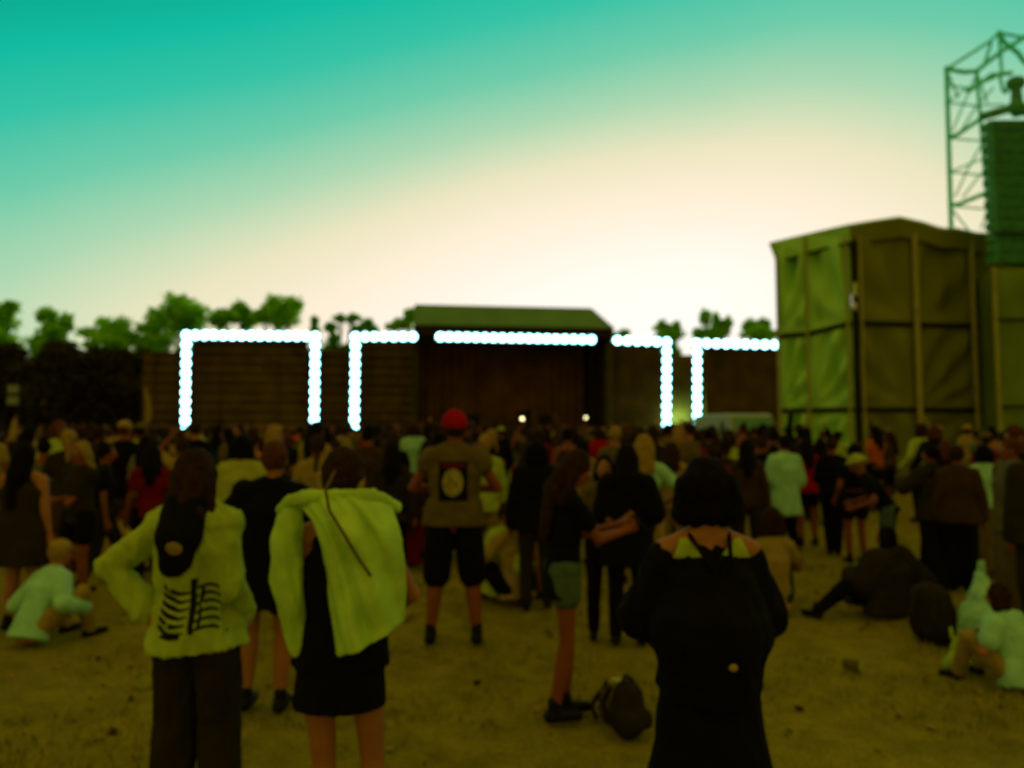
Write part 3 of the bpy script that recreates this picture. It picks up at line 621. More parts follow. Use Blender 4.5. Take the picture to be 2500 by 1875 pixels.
# ------------------------------------------------------------------ trees
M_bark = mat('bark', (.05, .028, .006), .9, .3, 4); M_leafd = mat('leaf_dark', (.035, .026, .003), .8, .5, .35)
def leafmat(name, col, tr, k):
    m = mat(name, col, .7, .5, .35); t = m.node_tree; p = t.nodes['Principled BSDF']; o = [n for n in t.nodes if n.type == 'OUTPUT_MATERIAL'][0]
    b = t.nodes.new('ShaderNodeBsdfTranslucent'); b.inputs[0].default_value = (*tr, 1); x = t.nodes.new('ShaderNodeMixShader'); x.inputs[0].default_value = k
    t.links.new(p.outputs[0], x.inputs[1]); t.links.new(b.outputs[0], x.inputs[2]); t.links.new(x.outputs[0], o.inputs[0]); return m
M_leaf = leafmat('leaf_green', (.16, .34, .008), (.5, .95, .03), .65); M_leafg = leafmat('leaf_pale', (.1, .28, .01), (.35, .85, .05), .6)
def tree(label, lobes, D, m, dens=1.0, base_px=None, leaf=.5, name='tree', group='trees behind the stage'):
    """lobes: (px, py, rx px, ry px) seen at distance D"""
    sc = D/F; cx = np.mean([l[0] for l in lobes]) if base_px is None else base_px; g = at(cx, 1050, D); base = Vector((g.x, g.y, 0))
    root = empty(name, base, label=label, cat='tree', group=group)
    vs = []; C = []
    if m is not M_leafd:
        w_ = max(l[0]+l[2] for l in lobes)-min(l[0]-l[2] for l in lobes); c_ = sum(l[0] for l in lobes)/len(lobes); lobes = [(a, b, c*1.12, d*1.12) for a, b, c, d in lobes]+[(c_-w_*.2, 862, w_*.26, 34), (c_+w_*.2, 866, w_*.26, 30)]
    for (px, py, rx, ry) in lobes:
        c = at(px, py, D)-base; rx, rz = rx*sc, ry*sc; ry_ = rx*.8; c.y += random.uniform(-.6, .6)*rx; C.append((c, rx, rz))
        n = int(dens*520*max(1, rx*rz)**.8)
        k = max(5, int(n/26)); cl = rng.normal(size=(k, 3)); cl /= np.linalg.norm(cl, axis=1)[:, None]; cl *= (rng.random((k, 1))**.4)*.9
        w = rng.integers(0, k, n); p = cl[w]+rng.normal(size=(n, 3))*.19; p = p*np.array([rx, ry_, rz])+np.array(c); vs.append(p)
    p = np.concatenate(vs); n = len(p); a = rng.normal(size=(n, 3)); a /= np.linalg.norm(a, axis=1)[:, None]; b = np.cross(a, rng.normal(size=(n, 3))); b /= np.linalg.norm(b, axis=1)[:, None]
    s = (leaf*(.5+rng.random((n, 1)))); q = np.stack([p-a*s*.5, p+b*s*.28, p+a*s*.5, p-b*s*.28], 1).reshape(-1, 3)
    me = bpy.data.meshes.new('crown'); me.from_pydata(q.tolist(), [], [(4*i, 4*i+1, 4*i+2, 4*i+3) for i in range(n)]); link('crown', me, m, root)
    mb = MB(); lo = min(c.z for c, _, _ in C); h = lo*.72
    mb.seg((0, 0, 0), (0.1, 0, h), .42, .26, n=8)
    for c, rx, rz in C: mb.seg((0.1, 0, h*.85), c, .2, .07, n=6); mb.seg(c.lerp(Vector((0, 0, h)), .4), c+Vector((rx*.5, 0, rz*.3)), .08, .03, n=5); mb.seg(c.lerp(Vector((0, 0, h)), .3), c+Vector((-rx*.5, .2, rz*.4)), .08, .03, n=5)
    mb.build('trunk', M_bark, root)
T = tree
T('tree cut by the photo\'s left edge, tall with a ragged crown', [(2, 775, 36, 35), (-18, 815, 45, 30), (30, 745, 14, 12), (15, 850, 40, 30)], 80, M_leaf)
T('slim ragged tree, second from the left', [(118, 772, 22, 22), (160, 790, 18, 26), (138, 812, 30, 22), (100, 838, 22, 20), (150, 850, 36, 20)], 80, M_leaf)
T('low round-topped tree with a dark top, third from the left', [(268, 790, 40, 18), (250, 812, 40, 18), (300, 822, 30, 20), (270, 840, 52, 16)], 82, M_leaf)
T('broadest tree, its crown over the left corner of the leftmost lamp frame', [(430, 750, 48, 26), (395, 775, 36, 24), (470, 765, 38, 22), (370, 800, 30, 16), (440, 790, 50, 24), (400, 830, 45, 20)], 85, M_leaf)
T('tree over the middle of the leftmost lamp frame, lower than its neighbours', [(590, 755, 26, 18), (560, 775, 34, 18), (535, 785, 26, 16), (600, 780, 26, 22)], 85, M_leaf)
T('square-shouldered tree over the right end of the leftmost lamp frame', [(668, 748, 26, 24), (712, 750, 26, 25), (690, 775, 46, 25), (645, 775, 22, 16)], 85, M_leaf)
T('thin sapling top above the right leg of the leftmost lamp frame', [(770, 790, 8, 14), (768, 812, 12, 12)], 85, M_leaf, 1.5)
T('see-through small tree between the two left lamp frames', [(803, 800, 16, 12), (830, 778, 14, 8), (862, 780, 20, 9), (815, 830, 18, 14), (836, 850, 24, 10)], 85, M_leafg, .7)
T('small scattered treetop over the corner of the second lamp frame', [(895, 792, 18, 12), (875, 805, 14, 10), (915, 808, 16, 10)], 85, M_leafg, .7)
T('bushy treetop leaning on the left end of the stage roof', [(985, 788, 24, 16), (1003, 768, 15, 14), (960, 798, 16, 10)], 84, M_leaf)
T('tiny treetop just right of the stage roof', [(1525, 812, 10, 8), (1510, 820, 12, 8)], 90, M_leaf, 1.3)
T('round double-topped tree above the right lamp corner', [(1618, 800, 20, 16), (1650, 802, 13, 14), (1630, 818, 30, 14)], 90, M_leaf, 1.2)
T('tallest tree right of the stage, with upright prongs', [(1722, 778, 13, 18), (1750, 785, 10, 16), (1772, 795, 12, 18), (1705, 815, 12, 12), (1745, 812, 34, 18)], 90, M_leaf, 1.2)
T('flat-topped tree next to the scaffold tent', [(1830, 797, 18, 14), (1862, 795, 16, 15), (1845, 818, 40, 14), (1885, 815, 12, 10)], 90, M_leaf, 1.2)
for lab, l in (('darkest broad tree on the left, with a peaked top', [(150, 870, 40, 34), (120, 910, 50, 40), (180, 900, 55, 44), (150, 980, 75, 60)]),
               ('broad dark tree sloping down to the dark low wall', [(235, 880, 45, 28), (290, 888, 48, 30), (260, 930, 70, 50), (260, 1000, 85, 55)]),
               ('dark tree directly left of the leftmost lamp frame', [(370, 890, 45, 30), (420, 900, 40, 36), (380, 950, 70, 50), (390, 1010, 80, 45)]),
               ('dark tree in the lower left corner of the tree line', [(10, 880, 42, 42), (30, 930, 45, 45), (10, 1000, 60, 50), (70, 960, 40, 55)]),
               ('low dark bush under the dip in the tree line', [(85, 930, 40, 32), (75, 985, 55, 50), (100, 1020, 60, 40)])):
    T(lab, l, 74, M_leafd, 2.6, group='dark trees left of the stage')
random.seed(21)
def woods():
    """far-off wood closing the horizon all round"""
    P = []
    for i in range(26000):
        a = rng.uniform(-1.1, 1.1); d = rng.uniform(120, 150); z = rng.random()**.7*(4.5+2.2*noise.noise((a*9, 0, 0))); P.append((math.sin(a)*d, math.cos(a)*d, z))
    p = np.array(P); n = len(p); a = rng.normal(size=(n, 3)); a /= np.linalg.norm(a, axis=1)[:, None]; b = np.cross(a, rng.normal(size=(n, 3))); b /= np.linalg.norm(b, axis=1)[:, None]
    s = .8+rng.random((n, 1)); q = np.stack([p-a*s, p+b*s*.6, p+a*s, p-b*s*.6], 1).reshape(-1, 3)
    me = bpy.data.meshes.new('woodland'); me.from_pydata(q.tolist(), [], [(4*i, 4*i+1, 4*i+2, 4*i+3) for i in range(n)]); o = link('woodland', me, M_leafd); tag(o, 'low dark wood along the horizon beyond the stage', 'wood', kind='stuff')
woods()

# ------------------------------------------------------------------ van, flag, banner
def van():
    c = at(1856, 1050, 31); root = empty('van', (c.x, c.y, 0), R(8), label='pale parked van with a blue-green windscreen in front of the tent\'s left edge', cat='van')
    mw = mat('van_paint', (.34, .36, .08), .5, .08, 2, spec=.4)
    prof = [(0, .3), (0, 1.05), (.25, 1.35), (.75, 2.3), (1.1, 2.42), (4.6, 2.42), (4.8, 2.2), (4.8, .3)]; mb = MB(); w = 1.0; n = len(prof)
    vs = [(x, y, z) for x in (-w, w) for y, z in prof]; mb.add(vs, [tuple(range(n-1, -1, -1)), tuple(range(n, 2*n))]+[(i, (i+1) % n, n+(i+1) % n, n+i) for i in range(n)])
    o = mb.build('body', mw, root); bv = o.modifiers.new('b', 'BEVEL'); bv.width = .07; bv.segments = 2
    mb = MB(); mb.add([(-.85, .27, 1.45), (.85, .27, 1.45), (.8, .68, 2.22), (-.8, .68, 2.22)], [(0, 1, 2, 3)]); mb.build('windscreen', mat('windscreen', (.2, .5, .32), .1, .05, spec=.8), root)
    for x in (-1, 1):
        for y in (.9, 3.9):
            m = MB(); m.seg((x*.98-.1, y, .34), (x*.98+.1, y, .34), .34, n=18, flat=True, u=(0, 1, 0)); wh = m.build('wheel', M_shoe, root); m = MB(); m.seg((x*1.0-.12, y, .34), (x*1.0+.12, y, .34), .18, n=14, flat=True, u=(0, 1, 0)); m.build('hub', mw, wh)
        m = MB(); m.box((x*.72, -.02, .95), (.34, .06, .2)); m.build('headlight', mat('headlight_glass', (.6, .6, .3), .2), root)
        m = MB(); m.box((x*1.12, .75, 1.5), (.18, .1, .28)); m.build('mirror', M_black, root)
    m = MB(); m.box((0, -.03, .5), (1.9, .12, .24)); m.build('bumper', M_black, root)
van()
def flag():
    c = at(350, 1050, 50); root = empty('feather_flag', (c.x, c.y, 0), label='tall narrow pale feather flag left of the leftmost lamp frame', cat='flag'); z = at(350, 940, 50).z
    m = MB(); m.seg((0, 0, 0), (0, 0, z), .04, .02, n=6, flat=True); m.build('pole', M_black, root)
    m = MB(); n = 14; vs = []
    for i in range(n+1):
        t = i/n; w = .45*math.sin(math.pi*min(1, t*1.02+.08))**.6+.05; zz = 2.2+(z-2.3)*t; vs += [(.03, .06*math.sin(t*5), zz), (.03+w, .12*math.sin(t*6+1), zz)]
    m.add(vs, [(2*i, 2*i+1, 2*i+3, 2*i+2) for i in range(n)]); m.build('flag_cloth', C_['khaki'], root, True)
    c = at(28, 1050, 55); root = empty('banner', (c.x, c.y, 0), label='small hanging banner with two dim grey-blue panels, far left before the dark trees', cat='banner'); a = at(28, 935, 55).z; b = at(28, 990, 55).z
    m = MB(); m.seg((-.55, 0, 0), (-.55, 0, a), .05, n=6, flat=True); m.seg((.55, 0, 0), (.55, 0, a), .05, n=6, flat=True); m.seg((-.55, 0, a), (.55, 0, a), .05, n=6, flat=True); m.build('frame', M_black, root)
    for k in range(2):
        m = MB(); m.box((0, 0, a-(a-b)*(.27+.5*k)), (.8, .05, (a-b)*.36)); m.build('panel', mat('banner_panel', (.2, .24, .16), .8, .3, 1), root)
flag()

# ------------------------------------------------------------------ people one can tell apart
HV = .0085; MV = .014; LV = .018
def rel(px, py, D, root, rz=0):
    p = at(px, py, D)-root.location; return Matrix.Rotation(-rz, 3, 'Z') @ p
def sheet(name, L, Rr, yfn, m, parent, nu=34, nv=34, thick=.007):
    """a hanging piece of thick cloth between two edge lines (lists of (x,z) from top to bottom), yfn(u,v) gives its depth"""
    def ev(E, t):
        q = t*(len(E)-1); i = min(int(q), len(E)-2); f = q-i; return Vector((E[i][0]*(1-f)+E[i+1][0]*f, E[i][1]*(1-f)+E[i+1][1]*f))
    vs = []
    for j in range(nv+1):
        a, b = ev(L, j/nv), ev(Rr, j/nv)
        for i in range(nu+1): q = a.lerp(b, i/nu); vs.append((q.x, yfn(i/nu, j/nv), q.y))
    mb = MB(); mb.add(vs, [(j*(nu+1)+i, j*(nu+1)+i+1, (j+1)*(nu+1)+i+1, (j+1)*(nu+1)+i) for j in range(nv) for i in range(nu)])
    o = mb.build(name, m, parent, True); s = o.modifiers.new('s', 'SOLIDIFY'); s.thickness = thick; s.offset = 0
    ss = o.modifiers.new('ss', 'SUBSURF'); ss.levels = 1; ss.render_levels = 1
    return o

# A: pale green hoodie, dark hood, rib print, left hand on hip
D = 3.2; g, h = standing(492, 1098, D)
a = person('person in pale green hoodie with rib print and black hood, hand on hip', g, h, R(-4), ('long', 'brown'), ('hoodie', 'pale green'), ('wide trousers', 'charcoal'), 1,
    wl=(-.22, -.04, 1.0), el=(-1, -.15, -.1), wr=(.15, .13, .93), er=(.25, -1, 0), loose=.024, slv=.012, vox=HV, folds=.016, side_lean=-3, head_turn=(0, 4), build=.9, curl=1.0)
mb = MB(); s = a['s']; nb = a['nb']; mb.seg(nb+Vector((0, -.06, .02)), nb+Vector((.0, -.13, -.1)), .085, .09, u=(1, 0, 0), k=1.1); mb.seg(nb+Vector((0, -.12, -.06)), nb+Vector((.0, -.145, -.2)), .075, .055, u=(1, 0, 0), k=1.25)
hood = mb.fuse('hood', C_['black'], a['root'], .01, 3, .008, 12, 3)
decal(hood, blob_strips(.0, nb.z-.13, .032, .028), 'hood_patch', C_['khaki'], hood)
st = []
M_print = cloth('print_black', (.012, .012, .004)); hip = a['P'].z; zt = nb.z-.285
for i in range(6):
    z = zt-.033*i; x0 = -.085-.006*i
    r1 = [(x0+(.13)*t/7, z-.016*math.sin(math.pi*t/7)-.004*t) for t in range(8)]; st.append(r1+[(x, zz-.012-.01*math.sin(1+k_*.4)) for k_, (x, zz) in enumerate(r1)])
    r1 = [(.055+.085*t/7, z+.012*math.sin(math.pi*t/7)-.012) for t in range(8)]; st.append(r1+[(x, zz-.012) for x, zz in r1])
st += rect_strips(.034, .054, zt-.2, zt+.02, 8)+rect_strips(.065, .075, zt-.18, zt-.02, 6)+blob_strips(-.05, zt-.215, .05, .012, 4)
decal(a['top'], st, 'rib_print', M_print, a['top'])
mb = MB(); mb.seg(a['P']+Vector((0, 0, -.06)), a['P']+Vector((0, 0, -.02)), .128, .135, u=(1, 0, 0), k=1.4, flat=True, n=28); mb.fuse('hem', C_['pale green'], a['root'], .01, 2, .004)

# B: pale jacket slung over the shoulders
D = 2.8; g, h = standing(838, 1098, D)
b = person('person in black dress with a pale green jacket slung over the shoulders, sleeve empty', g, h, 0, ('short', 'brown'), ('dress', 'black'), (None, None), 1, dlen=.2, dwid=.115,
    wl=(-.12, .24, 1.02), wr=(.12, .26, 1.0), el=(-.1, -1, 0), er=(1, -.6, 0), vox=HV, folds=.006, al=(-.04, 0, .08), ar=(.14, .03, .08), build=.92, head_turn=(6, 6), loose=.012)
q = lambda x, y: (rel(x, y, 2.68, b['root']).x, rel(x, y, 2.68, b['root']).z)
Le = [q(735, 1205), q(730, 1235), q(758, 1265), q(782, 1340), q(798, 1430), q(812, 1520), q(824, 1600)]
Re = [q(905, 1200), q(950, 1235), q(978, 1300), q(990, 1370), q(993, 1430), q(990, 1480), q(988, 1515)]
def yj(u, v): 
    w = abs(u-.5)*2; return -.235+.13*w**2.2+(.09*(1-v)**6)+.02*math.sin((u*1.4-v*.7)*11)*min(1, v*3)*(1-w*.3)+.009*math.sin((u*1.1-v*.45)*31+v*3)+.012*noise.noise((u*9-v*4, v*5, 7))-.02*v+.02*noise.noise((u*4, v*4, 2))
M_jk = cloth('jacket_pale', (.42, .62, .07)); jk = sheet('jacket', Le, Re, yj, M_jk, b['root'])
# collar roll along the shoulders and the strap/cord hanging down the back
mb = MB(); pts = [q(674, 1250), q(702, 1226), q(760, 1212), q(840, 1208), q(915, 1212), q(958, 1245)]; yy = [-.05, -.09, -.13, -.15, -.1, -.03]
for i in range(5): mb.seg((pts[i][0], yy[i], pts[i][1]), (pts[i+1][0], yy[i+1], pts[i+1][1]), .025, .025)
for sx in (1,): mb.seg((sx*.11, -.08, b['shL'].z+.0), (sx*.17, .02, b['shL'].z-.02), .06, .055); mb.seg((sx*.16, .02, b['shL'].z-.02), (sx*.15, .12, b['shL'].z-.18), .055, .03)
mb.fuse('collar', M_jk, jk, .011, 3, .008, 14)
Ls = [q(672, 1240), q(652, 1300), q(650, 1380), q(655, 1450), q(668, 1520), q(684, 1585), q(698, 1606)]; mb = MB()
cl = [(q(700, 1255), .045), (q(688, 1330), .052), (q(692, 1420), .062), (q(702, 1500), .055), (q(708, 1560), .04), (q(708, 1598), .032)]
for (p0, r0), (p1, r1) in zip(cl[:-1], cl[1:]): mb.seg((p0[0], -.06, p0[1]), (p1[0], -.06, p1[1]), r0, r1, u=(1, 0, 0), k=1.05)
mb.fuse('empty_sleeve', M_jk, jk, .01, 3, .014, 10, 5)
mb = MB(); cp = [q(820, 1150), q(812, 1190), q(830, 1235), q(870, 1300), q(900, 1350), q(925, 1385)]
for i in range(5): mb.seg((cp[i][0], -.275 if i > 1 else (-.14 if i == 0 else -.22), cp[i][1]), (cp[i+1][0], -.275 if i else -.22, cp[i+1][1]), .007, n=8)
mb.fuse('cord', C_['olive'], jk, .006, 1)
mb = MB(); hc = b['hc']
for t in range(16):
    if t == 8: mb.fuse('headscarf', C_['khaki'], b['root'], .009, 1); mb = MB()
    a0 = -1.2+(1.9*t/16 if t < 8 else 3.4+1.6*t/16); a1 = a0+.12; mb.seg(hc+Vector((math.cos(a0)*.078, -.05, .012+math.sin(a0)*.095)), hc+Vector((math.cos(a1)*.078, -.05, .012+math.sin(a1)*.095)), .014, n=8)
mb.fuse('headscarf', C_['khaki'], b['root'], .009, 1)

# C: black dress, auburn hair, behind and between A and B
D = 4.6; g, h = standing(690, 1078, D); g.x = at(655, 1078, D).x
person('auburn-haired person in a long black top between the two people in pale green', g, h, 0, ('short', 'auburn'), ('tunic', 'black'), ('shorts', 'black'), 1, wl=(-.14, .2, 1.0), wr=(.14, .2, 1.0), el=(-1, -.5, 0), er=(1, -.5, 0),
    vox=.012, side_lean=4, loose=.02, build=1.08)
for nm in ('x',): pass
# E: red beanie, denim vest with back patch
D = 6.0; g, h = standing(1110, 1008, D)
e = person('tall person in red beanie and olive vest with square black back patch', g, h, 0, ('short', 'brown'), ('vest', 'olive'), ('long shorts', 'black'), 0,
    wl=(-.1, .22, 1.12), wr=(.1, .22, 1.12), el=(-1, -.5, 0), er=(1, -.5, 0), al=(-.17, 0, .08), ar=(.17, 0, .08), vox=.011, hat=('beanie', 'red'), build=1.1, loose=.02, folds=.01)
zc = e['P'].z+.3
decal(e['top'], rect_strips(-.115, .115, zc-.16, zc+.15), 'back_patch', C_['black'], e['top'], off=.006)
pp = [o for o in e['top'].children][0]
decal(e['top'], blob_strips(0, zc-.015, .082, .112, 12), 'patch_oval', mat('patch_print', (.34, .28, .05), .9, .6, 28), pp, off=.011)
decal(e['top'], rect_strips(-.09, .09, zc+.108, zc+.128, 2), 'patch_band', C_['dark red'], pp, off=.011)
# F: looks at the phone
D = 4.5; g, h = standing(1385, 1094, D); g.x = at(1372, 1100, D).x
f = person('person with very long dark hair and denim shorts, looking down at a phone', g, h, R(-78), ('very long', 'brown'), ('tee', 'black'), ('shorts', 'denim'), 0, slen=.3, tlow=-.17,
    wl=(-.04, .40, 1.2), wr=(.03, .42, 1.17), el=(-.6, -1, -.8), er=(.6, -1, -.8), head_turn=(0, 26), al=(-.06, .03, .08), ar=(.08, -.08, .08), vox=.009, lean=4, curl=1.1, face=True, palm=((.6, 0, .8), (-.6, 0, .8)), build=.92)
def phone(label, loc, rot, lit=False):
    r = empty('phone', loc, 0, label=label, cat='phone'); r.rotation_euler = rot
    m = MB(); m.box((0, 0, 0), (.074, .009, .15)); o = m.build('case', M_black, r); bv = o.modifiers.new('b', 'BEVEL'); bv.width = .004; bv.segments = 2
    m = MB(); m.box((0, -.0055, 0), (.068, .002, .142)); m.build('screen', mat('phone_screen', (.01, .012, .006), .15, .05, spec=.6), r)
    m = MB(); m.seg((.02, .005, .05), (.02, .0075, .05), .009, n=12, flat=True); m.build('camera_lens', mat('lens_dark', (.1, .09, .03), .2), r)
    if lit:
        m = MB(); m.seg((.0, -.02, .03), (0, -.006, .03), .035, n=16, flat=True); m.build('torch', mat('torch_light', (.8, .8, .5), .3, emit=((1, .9, .45), 5)), r)
    return r
wr = f['root'].matrix_basis @ ((f['wL']+f['wR'])/2)
wr = Matrix.Rotation(R(-78), 3, 'Z') @ ((f['wL']+f['wR'])/2)+g
phone('phone held in both hands by the long-haired person in denim shorts', wr+Vector((.105, 0, .03)), (R(50), 0, R(-90)))
# G pair right of F
D = 6.2; g, h = standing(1475, 1112, D)
person('person facing the camera in an olive top, behind the held phone', g, h, R(172), ('long', 'black'), ('tee', 'olive'), ('trousers', 'black'), 1, wl=(-.1, .2, 1.1), wr=(.12, .2, 1.05), vox=MV, face=True, palm=((.5, 0, .8), (-.5, 0, .8)))
D = 6.0; g, h = standing(1530, 1085, D)
person('long black coat and hair, person just right of the held phone', g, h, R(-10), ('very long', 'black'), ('tunic', 'black'), ('trousers', 'black'), 2, wl=(-.22, .1, .85), wr=(.2, .12, .9), vox=MV, loose=.03)
D = 7.0; g, h = standing(1572, 1062, D)
person('blond person in a white shirt, right elbow out, left of the wide bob', g, h, R(-20), ('long', 'blond'), ('tee', 'white'), ('trousers', 'khaki'), 0, wl=(-.15, .2, 1.0), wr=(.16, .12, 1.02), er=(1, -.2, .1), vox=MV)
# K: black dress, bob
D = 2.62; g, h = standing(1722, 1122, D)
k = person('person with wide dark bob, bare shoulders, black dress and slipped black jacket', g, h, R(2), ('bob', 'black'), ('dress', 'black'), ('long skirt', 'black'), 1,
    wl=(-.1, .24, .98), wr=(.1, .24, .98), el=(-1, -.5, -.2), er=(1, -.5, -.2), vox=HV, build=.95, loose=.012)
mb = MB(); s = k['s']
mb.seg(k['P']+Vector((0, -.03, -.02)), k['P']+Vector((0, -.05, .16)), .135, .16, u=(1, 0, 0), k=1.3); mb.seg(k['P']+Vector((0, -.05, .14)), k['P']+Vector((0, -.03, .29)), .16, .12, u=(1, 0, 0), k=1.35)
for sh, el_, wr_ in ((k['shL'], k['eL'], k['wL']), (k['shR'], k['eR'], k['wR'])):
    mb.seg(sh.lerp(el_, .06)+Vector((0, 0, -.015)), el_, .062, .078); mb.seg(el_, el_.lerp(wr_, .9), .078, .052)
mb.fuse('jacket', C_['black'], k['root'], .011, 3, .016, 9, 8)
mb = MB(); zb = k['shL'].z
tri = []
for sx in (-1, 1):
    for j in range(5):
        zt0, zt1 = zb+.05-.013*j, zb+.05-.013*(j+1); xa0, xa1 = .105+.006*j, .105+.006*(j+1); xb0, xb1 = .085-.013*j, .085-.013*(j+1)
        tri.append([(sx*(xb0+(xa0-xb0)*t/7), zt0) for t in range(8)]+[(sx*(xb1+(xa1-xb1)*t/7), zt1) for t in range(8)])
decal(k['body'], tri, 'yoke', C_['pale green'], k['root'], off=.014)
mb = MB()
for sx in (-1, 1): mb.seg((sx*.07, -.03, zb+.06), (sx*.045, -.118, zb+.0), .009, n=8); mb.seg((sx*.045, -.118, zb), (sx*.0, -.135, zb-.09), .009, n=8)
mb.fuse('straps', C_['black'], k['root'], .006, 1)
mb = MB(); mb.ell(k['P']+Vector((.0, -.262, .09)), (.014, .006, .012)); mb.build('button', C_['khaki'], k['root'], True)
D = 3.4; 

# sitting people
SIT = dict(pelvis=(0, 0, .13), al=(-.16, .42, .06), ar=(.16, .42, .06), kl=(-.5, .3, 1), kr=(.5, .3, 1), wl=(-.2, .3, .38), wr=(.2, .3, .38))
def sitter(label, px, head_y, D, base=.95, **kw):
    p = at(px, head_y, D); d = dict(SIT); d.update(kw); h = 1.62*max(.8, min(1.15, p.z/.93))
    return person(label, Vector((p.x, p.y, 0)), h, **d)
sitter('person in pale cap and white shirt sitting low at the left edge', 85, 1292, 6.0, rz=R(-25), hair=('short', 'blond'), top=('long', 'white'), bottom=('trousers', 'khaki'), hat=('cap', 'khaki'), vox=MV, side_lean=-4, lean=24, loose=.02, skin=1, build=.9, wl=(-.2, .28, .25), wr=(.26, .3, .28))
sitter('dark-haired person in khaki top sitting just right of the slipped black jacket', 1882, 1213, 7.0, rz=R(15), hair=('bob', 'brown'), top=('tee', 'khaki'), bottom=('trousers', 'dark green'), vox=MV, skin=1)
sitter('large dark-clothed person sitting on the ground with one leg stretched out to the left', 2165, 1268, 7.0, rz=R(35), hair=('bob', 'black'), top=('hoodie', 'charcoal'), bottom=('trousers', 'black'), vox=MV, loose=.06, build=1.3, al=(-.75, .35, .07), kl=(-.3, .3, 1), wr=(.48, -.05, .14), skin=0)
sitter('person in pale green shirt sitting low, right of the red beanie', 1205, 1185, 7.6, rz=R(-60), hair=('short', 'brown'), top=('long', 'pale green'), bottom=('shorts', 'khaki'), vox=MV, skin=1, lean=14, loose=.02)
sitter('person in black sitting with raised pale knees, behind the long-haired person\'s back', 1262, 1205, 7.4, rz=R(30), hair=('bun', 'brown'), top=('tee', 'khaki'), bottom=('trousers', 'black'), vox=MV, skin=1, lean=10)
sitter('person in a dark red top sitting, left of the person in the red beanie', 1008, 1175, 9.4, rz=R(10), hair=('long', 'brown'), top=('tee', 'dark red'), bottom=('trousers', 'black'), vox=MV, skin=0)
sitter('person in khaki long sleeves sitting low among the crowd on the left', 285, 1205, 8.6, rz=R(-30), hair=('short', 'brown'), top=('long', 'khaki'), bottom=('trousers', 'black'), vox=MV, skin=0, wr=(.45, .2, .3))
sitter('person in a white top sitting at the photo\'s right edge', 2478, 1490, 5.0, rz=R(30), hair=('bob', 'brown'), top=('tee', 'white'), bottom=('trousers', 'khaki'), vox=MV, skin=1, lean=12, loose=.02)

# standing middle distance
def st_(label, px, hy, D, **kw):
    g, h = standing(px, hy, D); kw.setdefault('vox', .016); return person(label, g, min(max(h, 1.5), 1.93), **kw)
st_('tall dark long-haired person in a dark dress nearest the photo\'s left edge', 62, 1080, 6.4, rz=R(-8), hair=('very long', 'black'), top=('dress', 'charcoal'), bottom=(None, None), build=1.15, loose=.03, skin=1)
st_('person with light wavy hair facing the camera with folded arms, far left', 198, 1078, 7.4, rz=R(165), hair=('long', 'blond'), top=('tee', 'charcoal'), bottom=('shorts', 'black'), wl=(.1, .2, 1.1), wr=(-.1, .22, 1.08), face=True, skin=0)
st_('dark-clothed person walking, just right of the blond one with folded arms', 258, 1082, 7.9, rz=R(-60), hair=('bun', 'black'), top=('tee', 'black'), bottom=('trousers', 'charcoal'), al=(-.1, .25, .08), ar=(.1, -.22, .1))
st_('person with a dark bob and cream shawl, behind the people in pale green', 592, 1062, 7.0, hair=('bob', 'black'), top=('jacket', 'cream'), bottom=('trousers', 'black'), wr=(.3, .15, 1.0), loose=.02)
st_('person with a ponytail in khaki, behind the bun of the person with the slung jacket', 775, 1062, 7.6, rz=R(12), hair=('ponytail', 'brown'), top=('tee', 'khaki'), bottom=('trousers', 'black'))
st_('tall short-haired person in a brown coat, left of the red beanie', 900, 1038, 9.0, rz=R(-12), hair=('short', 'black'), top=('jacket', 'brown'), bottom=('trousers', 'black'))
st_('person in a dark red top holding one forearm high, right of the red beanie', 1290, 1078, 8.0, rz=R(-35), hair=('long', 'brown'), top=('tee', 'dark red'), bottom=('trousers', 'black'), wl=(-.2, .22, 1.55), el=(-1, .3, -1), skin=0)
st_('person in a white jacket and light trousers, behind the red beanie person\'s right shoulder', 1185, 1062, 8.6, rz=R(20), hair=('short', 'blond'), top=('jacket', 'pale green'), bottom=('trousers', 'khaki'))
st_('person in a long white tunic and black leggings, standing left of the red shirt', 1912, 1063, 9.4, rz=R(25), hair=('short', 'black'), top=('tunic', 'white'), bottom=('trousers', 'black'), wl=(-.18, .2, .9), wr=(.2, .15, .9), loose=.035, side_lean=2, ar=(.16, -.05, .08), skin=0)
st_('person in a plain red tee shirt and black shorts, right of the white tunic', 1968, 1070, 11.0, hair=('long', 'black'), top=('tee', 'red'), bottom=('shorts', 'black'), skin=0, wl=(-.14, .2, 1.0), wr=(.14, .2, 1.0))
st_('person all in black with slim trousers, right of the red tee shirt', 2030, 1068, 10.2, rz=R(-15), hair=('short', 'brown'), top=('long', 'black'), bottom=('trousers', 'black'), wl=(-.12, .22, 1.05), wr=(.14, .2, 1.05), al=(-.05, .05, .08), ar=(.05, 0, .08), skin=0)
st_('long black-haired person in a cropped black top and black shorts with a bare waist', 2085, 1082, 9.6, rz=R(8), hair=('very long', 'black'), top=('crop', 'black'), bottom=('shorts', 'black'), skin=0, wl=(-.24, .12, .9), build=1.05)
st_('person in a pale bucket hat bending forward, black top and faded jeans', 2165, 1092, 8.4, rz=R(70), hair=('short', 'blond'), top=('tee', 'black'), bottom=('trousers', 'denim'), hat=('bucket hat', 'cream'), lean=34, wl=(-.2, .4, .95), wr=(.2, .4, .98), skin=0, face=True)
st_('person in a dark jacket mid-step, left one of the pair at the tent wall', 2272, 1085, 8.2, rz=R(25), hair=('ponytail', 'black'), top=('jacket', 'charcoal'), bottom=('wide trousers', 'black'), loose=.03, al=(-.15, -.18, .1), ar=(.12, .18, .08), wl=(-.15, .3, 1.25), skin=0)
